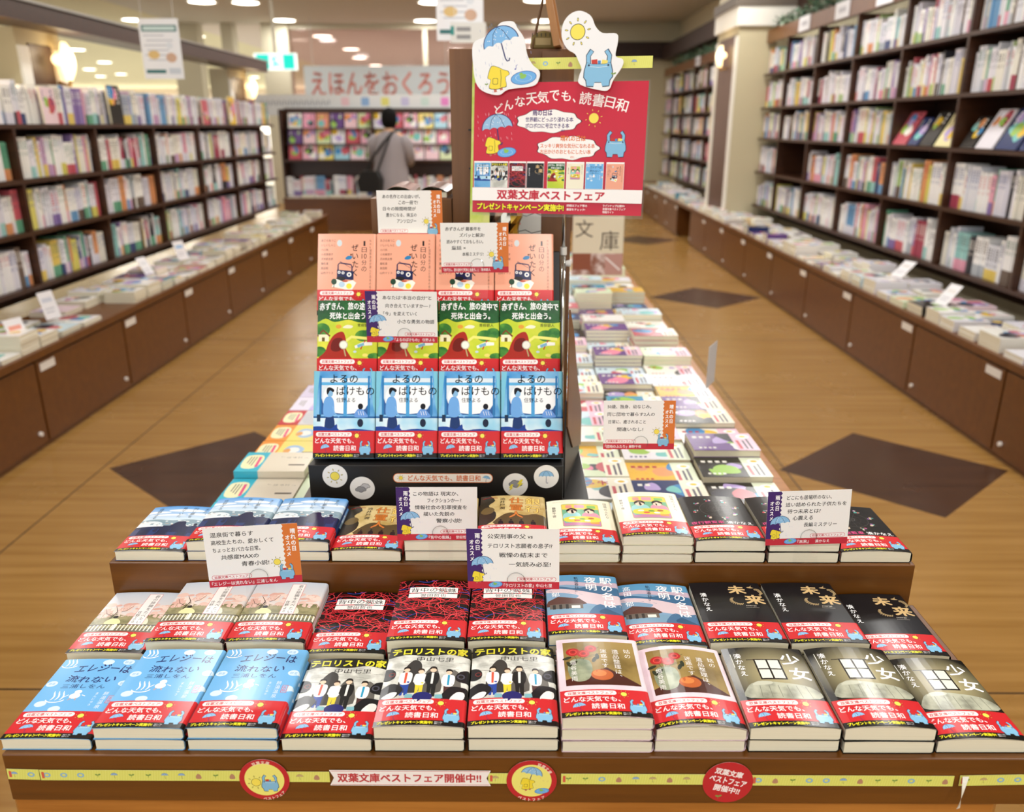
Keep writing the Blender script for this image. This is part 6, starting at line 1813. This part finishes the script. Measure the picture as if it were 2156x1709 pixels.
# ------------------------------------------------------------------ customer seen from behind
PX, PY = -1.60, 10.75
pr = empty('person', (PX, PY, 0), (0, 0, R(-12)), 'person seen from behind in a long grey coat, reading by the back shelves', 'person')
def skin(name, verts, edges, m, parent, sub=2):
    me = bpy.data.meshes.new(name); me.from_pydata([v[:3] for v in verts], edges, [])
    me.materials.append(m); me.update()
    o = link(name, me, parent)
    sk = o.modifiers.new('skin', 'SKIN')
    for i, v in enumerate(verts):
        r = v[3] if isinstance(v[3], tuple) else (v[3], v[3])
        me.skin_vertices[0].data[i].radius = r
    me.skin_vertices[0].data[0].use_root = True
    sk.use_smooth_shade = True
    sb = o.modifiers.new('sub', 'SUBSURF'); sb.levels = sub; sb.render_levels = sub
    return o
SK = nodemat('skin', '#d9a888', .6, .3)
V = [(0, 0, .86, (.13, .10)), (0, 0, 1.05, (.12, .09)), (0, .0, 1.25, (.15, .10)), (0, 0, 1.36, (.09, .08)), (0, .01, 1.42, (.045, .05)), (0, .03, 1.50, (.062, .075)), (0, .03, 1.58, (.07, .085)), (0, .025, 1.635, (.05, .06)),
     (-.17, 0, 1.33, .052), (-.23, .04, 1.10, .042), (-.13, .24, 1.02, .032), (-.08, .30, 1.04, .026), (.17, 0, 1.33, .052), (.24, .05, 1.10, .042), (.15, .25, 1.04, .032), (.09, .31, 1.07, .026),
     (-.09, 0, .80, .085), (-.10, .02, .48, .058), (-.10, -.02, .09, .038), (-.10, .09, .035, .035), (.09, 0, .80, .085), (.10, .01, .48, .058), (.11, -.03, .09, .038), (.12, .08, .035, .035)]
E_ = [(0, 1), (1, 2), (2, 3), (3, 4), (4, 5), (5, 6), (6, 7), (3, 8), (8, 9), (9, 10), (10, 11), (3, 12), (12, 13), (13, 14), (14, 15), (0, 16), (16, 17), (17, 18), (18, 19), (0, 20), (20, 21), (21, 22), (22, 23)]
_me = bpy.data.meshes.new('body'); _me.from_pydata([v[:3] for v in V], E_, []); _me.materials.append(SK)
body = link('body', _me, pr)
smod = body.modifiers.new('skin', 'SKIN'); smod.use_smooth_shade = True
if not _me.skin_vertices:
    bm = bmesh.new(); bm.from_mesh(_me); bm.verts.layers.skin.verify(); bm.to_mesh(_me); bm.free()
for i, v in enumerate(V):
    r = v[3] if isinstance(v[3], tuple) else (v[3], v[3])
    _me.skin_vertices[0].data[i].radius = r
_me.skin_vertices[0].data[0].use_root = True
sb = body.modifiers.new('sub', 'SUBSURF'); sb.levels = 1; sb.render_levels = 2
HB = []
for sx in (-1, 1):                       # fingers closing on the book, each its own small taper, joined into the body child
    for f_ in range(5):
        m = MB(); x0 = sx * (.085 - .012 * f_)
        m.tube([(x0, .31, 1.05 - .012 * f_ + (.03 if f_ == 0 else 0)), (x0 * .8, .345, 1.055 - .012 * f_), (x0 * .55, .35, 1.05 - .012 * f_)], [.010, .009, .007], SK, 6)
        m.build('finger', body)
COAT = nodemat('grey_coat', '#9c969a', .85, .2)
def loft(rings, m, name, parent, n=20):
    mb = MB(); v = []
    for cx, cy, z, rx, ry in rings: v += [(cx + rx * math.cos(2 * PI * k / n), cy + ry * math.sin(2 * PI * k / n), z) for k in range(n)]
    mb.add(v, [(i * n + k, i * n + (k + 1) % n, (i + 1) * n + (k + 1) % n, (i + 1) * n + k) for i in range(len(rings) - 1) for k in range(n)], m)
    return mb.build(name, parent, smooth=True)
loft([(0, .0, .50, .265, .20), (0, 0, .70, .25, .185), (0, 0, .90, .225, .165), (0, 0, 1.08, .20, .145), (0, 0, 1.24, .205, .14), (0, 0, 1.33, .20, .125), (0, 0, 1.385, .13, .10), (0, .01, 1.41, .07, .07)], COAT, 'coat', pr)
for s in (-1, 1):
    mb = MB(); mb.tube([(s * .17, 0, 1.345), (s * .225, .0, 1.26), (s * .255, .04, 1.10), (s * .20, .16, 1.03), (s * .13, .265, 1.035)], [.06, .07, .062, .055, .05], COAT, 14); mb.build('sleeve', pr, smooth=True)
HR = nodemat('black_hair', '#0c0a0a', .75, .15)
loft([(0, .02, 1.44, .05, .055), (0, .01, 1.47, .085, .085), (0, .01, 1.53, .10, .105), (0, .015, 1.60, .10, .105), (0, .02, 1.66, .075, .08), (0, .02, 1.69, .02, .02)], HR, 'hair', pr)
loft([(-.10, 0, .03, .055, .10), (-.10, 0, .30, .07, .08), (-.09, 0, .55, .09, .10)], BLACK, 'trouser_leg', pr, 14); loft([(.11, 0, .03, .055, .10), (.10, 0, .30, .07, .08), (.09, 0, .55, .09, .10)], BLACK, 'trouser_leg', pr, 14)
for s in (-1, 1):
    loft([(s * .11, .03, .0006, .05, .13), (s * .11, .03, .05, .05, .125), (s * .11, .0, .09, .04, .05)], BLACK, 'shoe', pr, 14)
mb = MB(); B_ = [(-.15, -.12), (.15, -.12), (.17, .04), (.12, .14), (-.10, .14), (-.17, .02)]
mb.prism(B_, -.05, .05, BLACK, Matrix.Translation((-.20, -.21, .80)), axis='y'); bag = mb.build('shoulder_bag', None, (PX, PY, 0), (0, 0, R(-12)), bevel=.02)
tag(bag, 'black shoulder bag hanging at the left hip of the grey-coated person', 'bag')
mb = MB(); mb.tube([(-.26, -.17, .93), (-.17, -.17, 1.10), (-.02, -.155, 1.28), (.07, -.09, 1.395), (.10, .02, 1.41)], .016, BLACK, 8); mb.tube([(-.10, -.22, .93), (-.06, -.19, 1.05), (0, -.165, 1.2), (.07, -.09, 1.39)], .014, BLACK, 8); mb.build('strap', bag)
hb = link('open_magazine', flat_mesh(333, 182, 240, 8, base='#f4f2ea'), None, Vector((PX, PY, 0)) + Matrix.Rotation(R(-12), 3, 'Z') @ Vector((-.09, .325, 1.02)), (R(50), 0, R(-12)))
tag(hb, 'pale magazine held by the person in the grey coat', 'magazine')
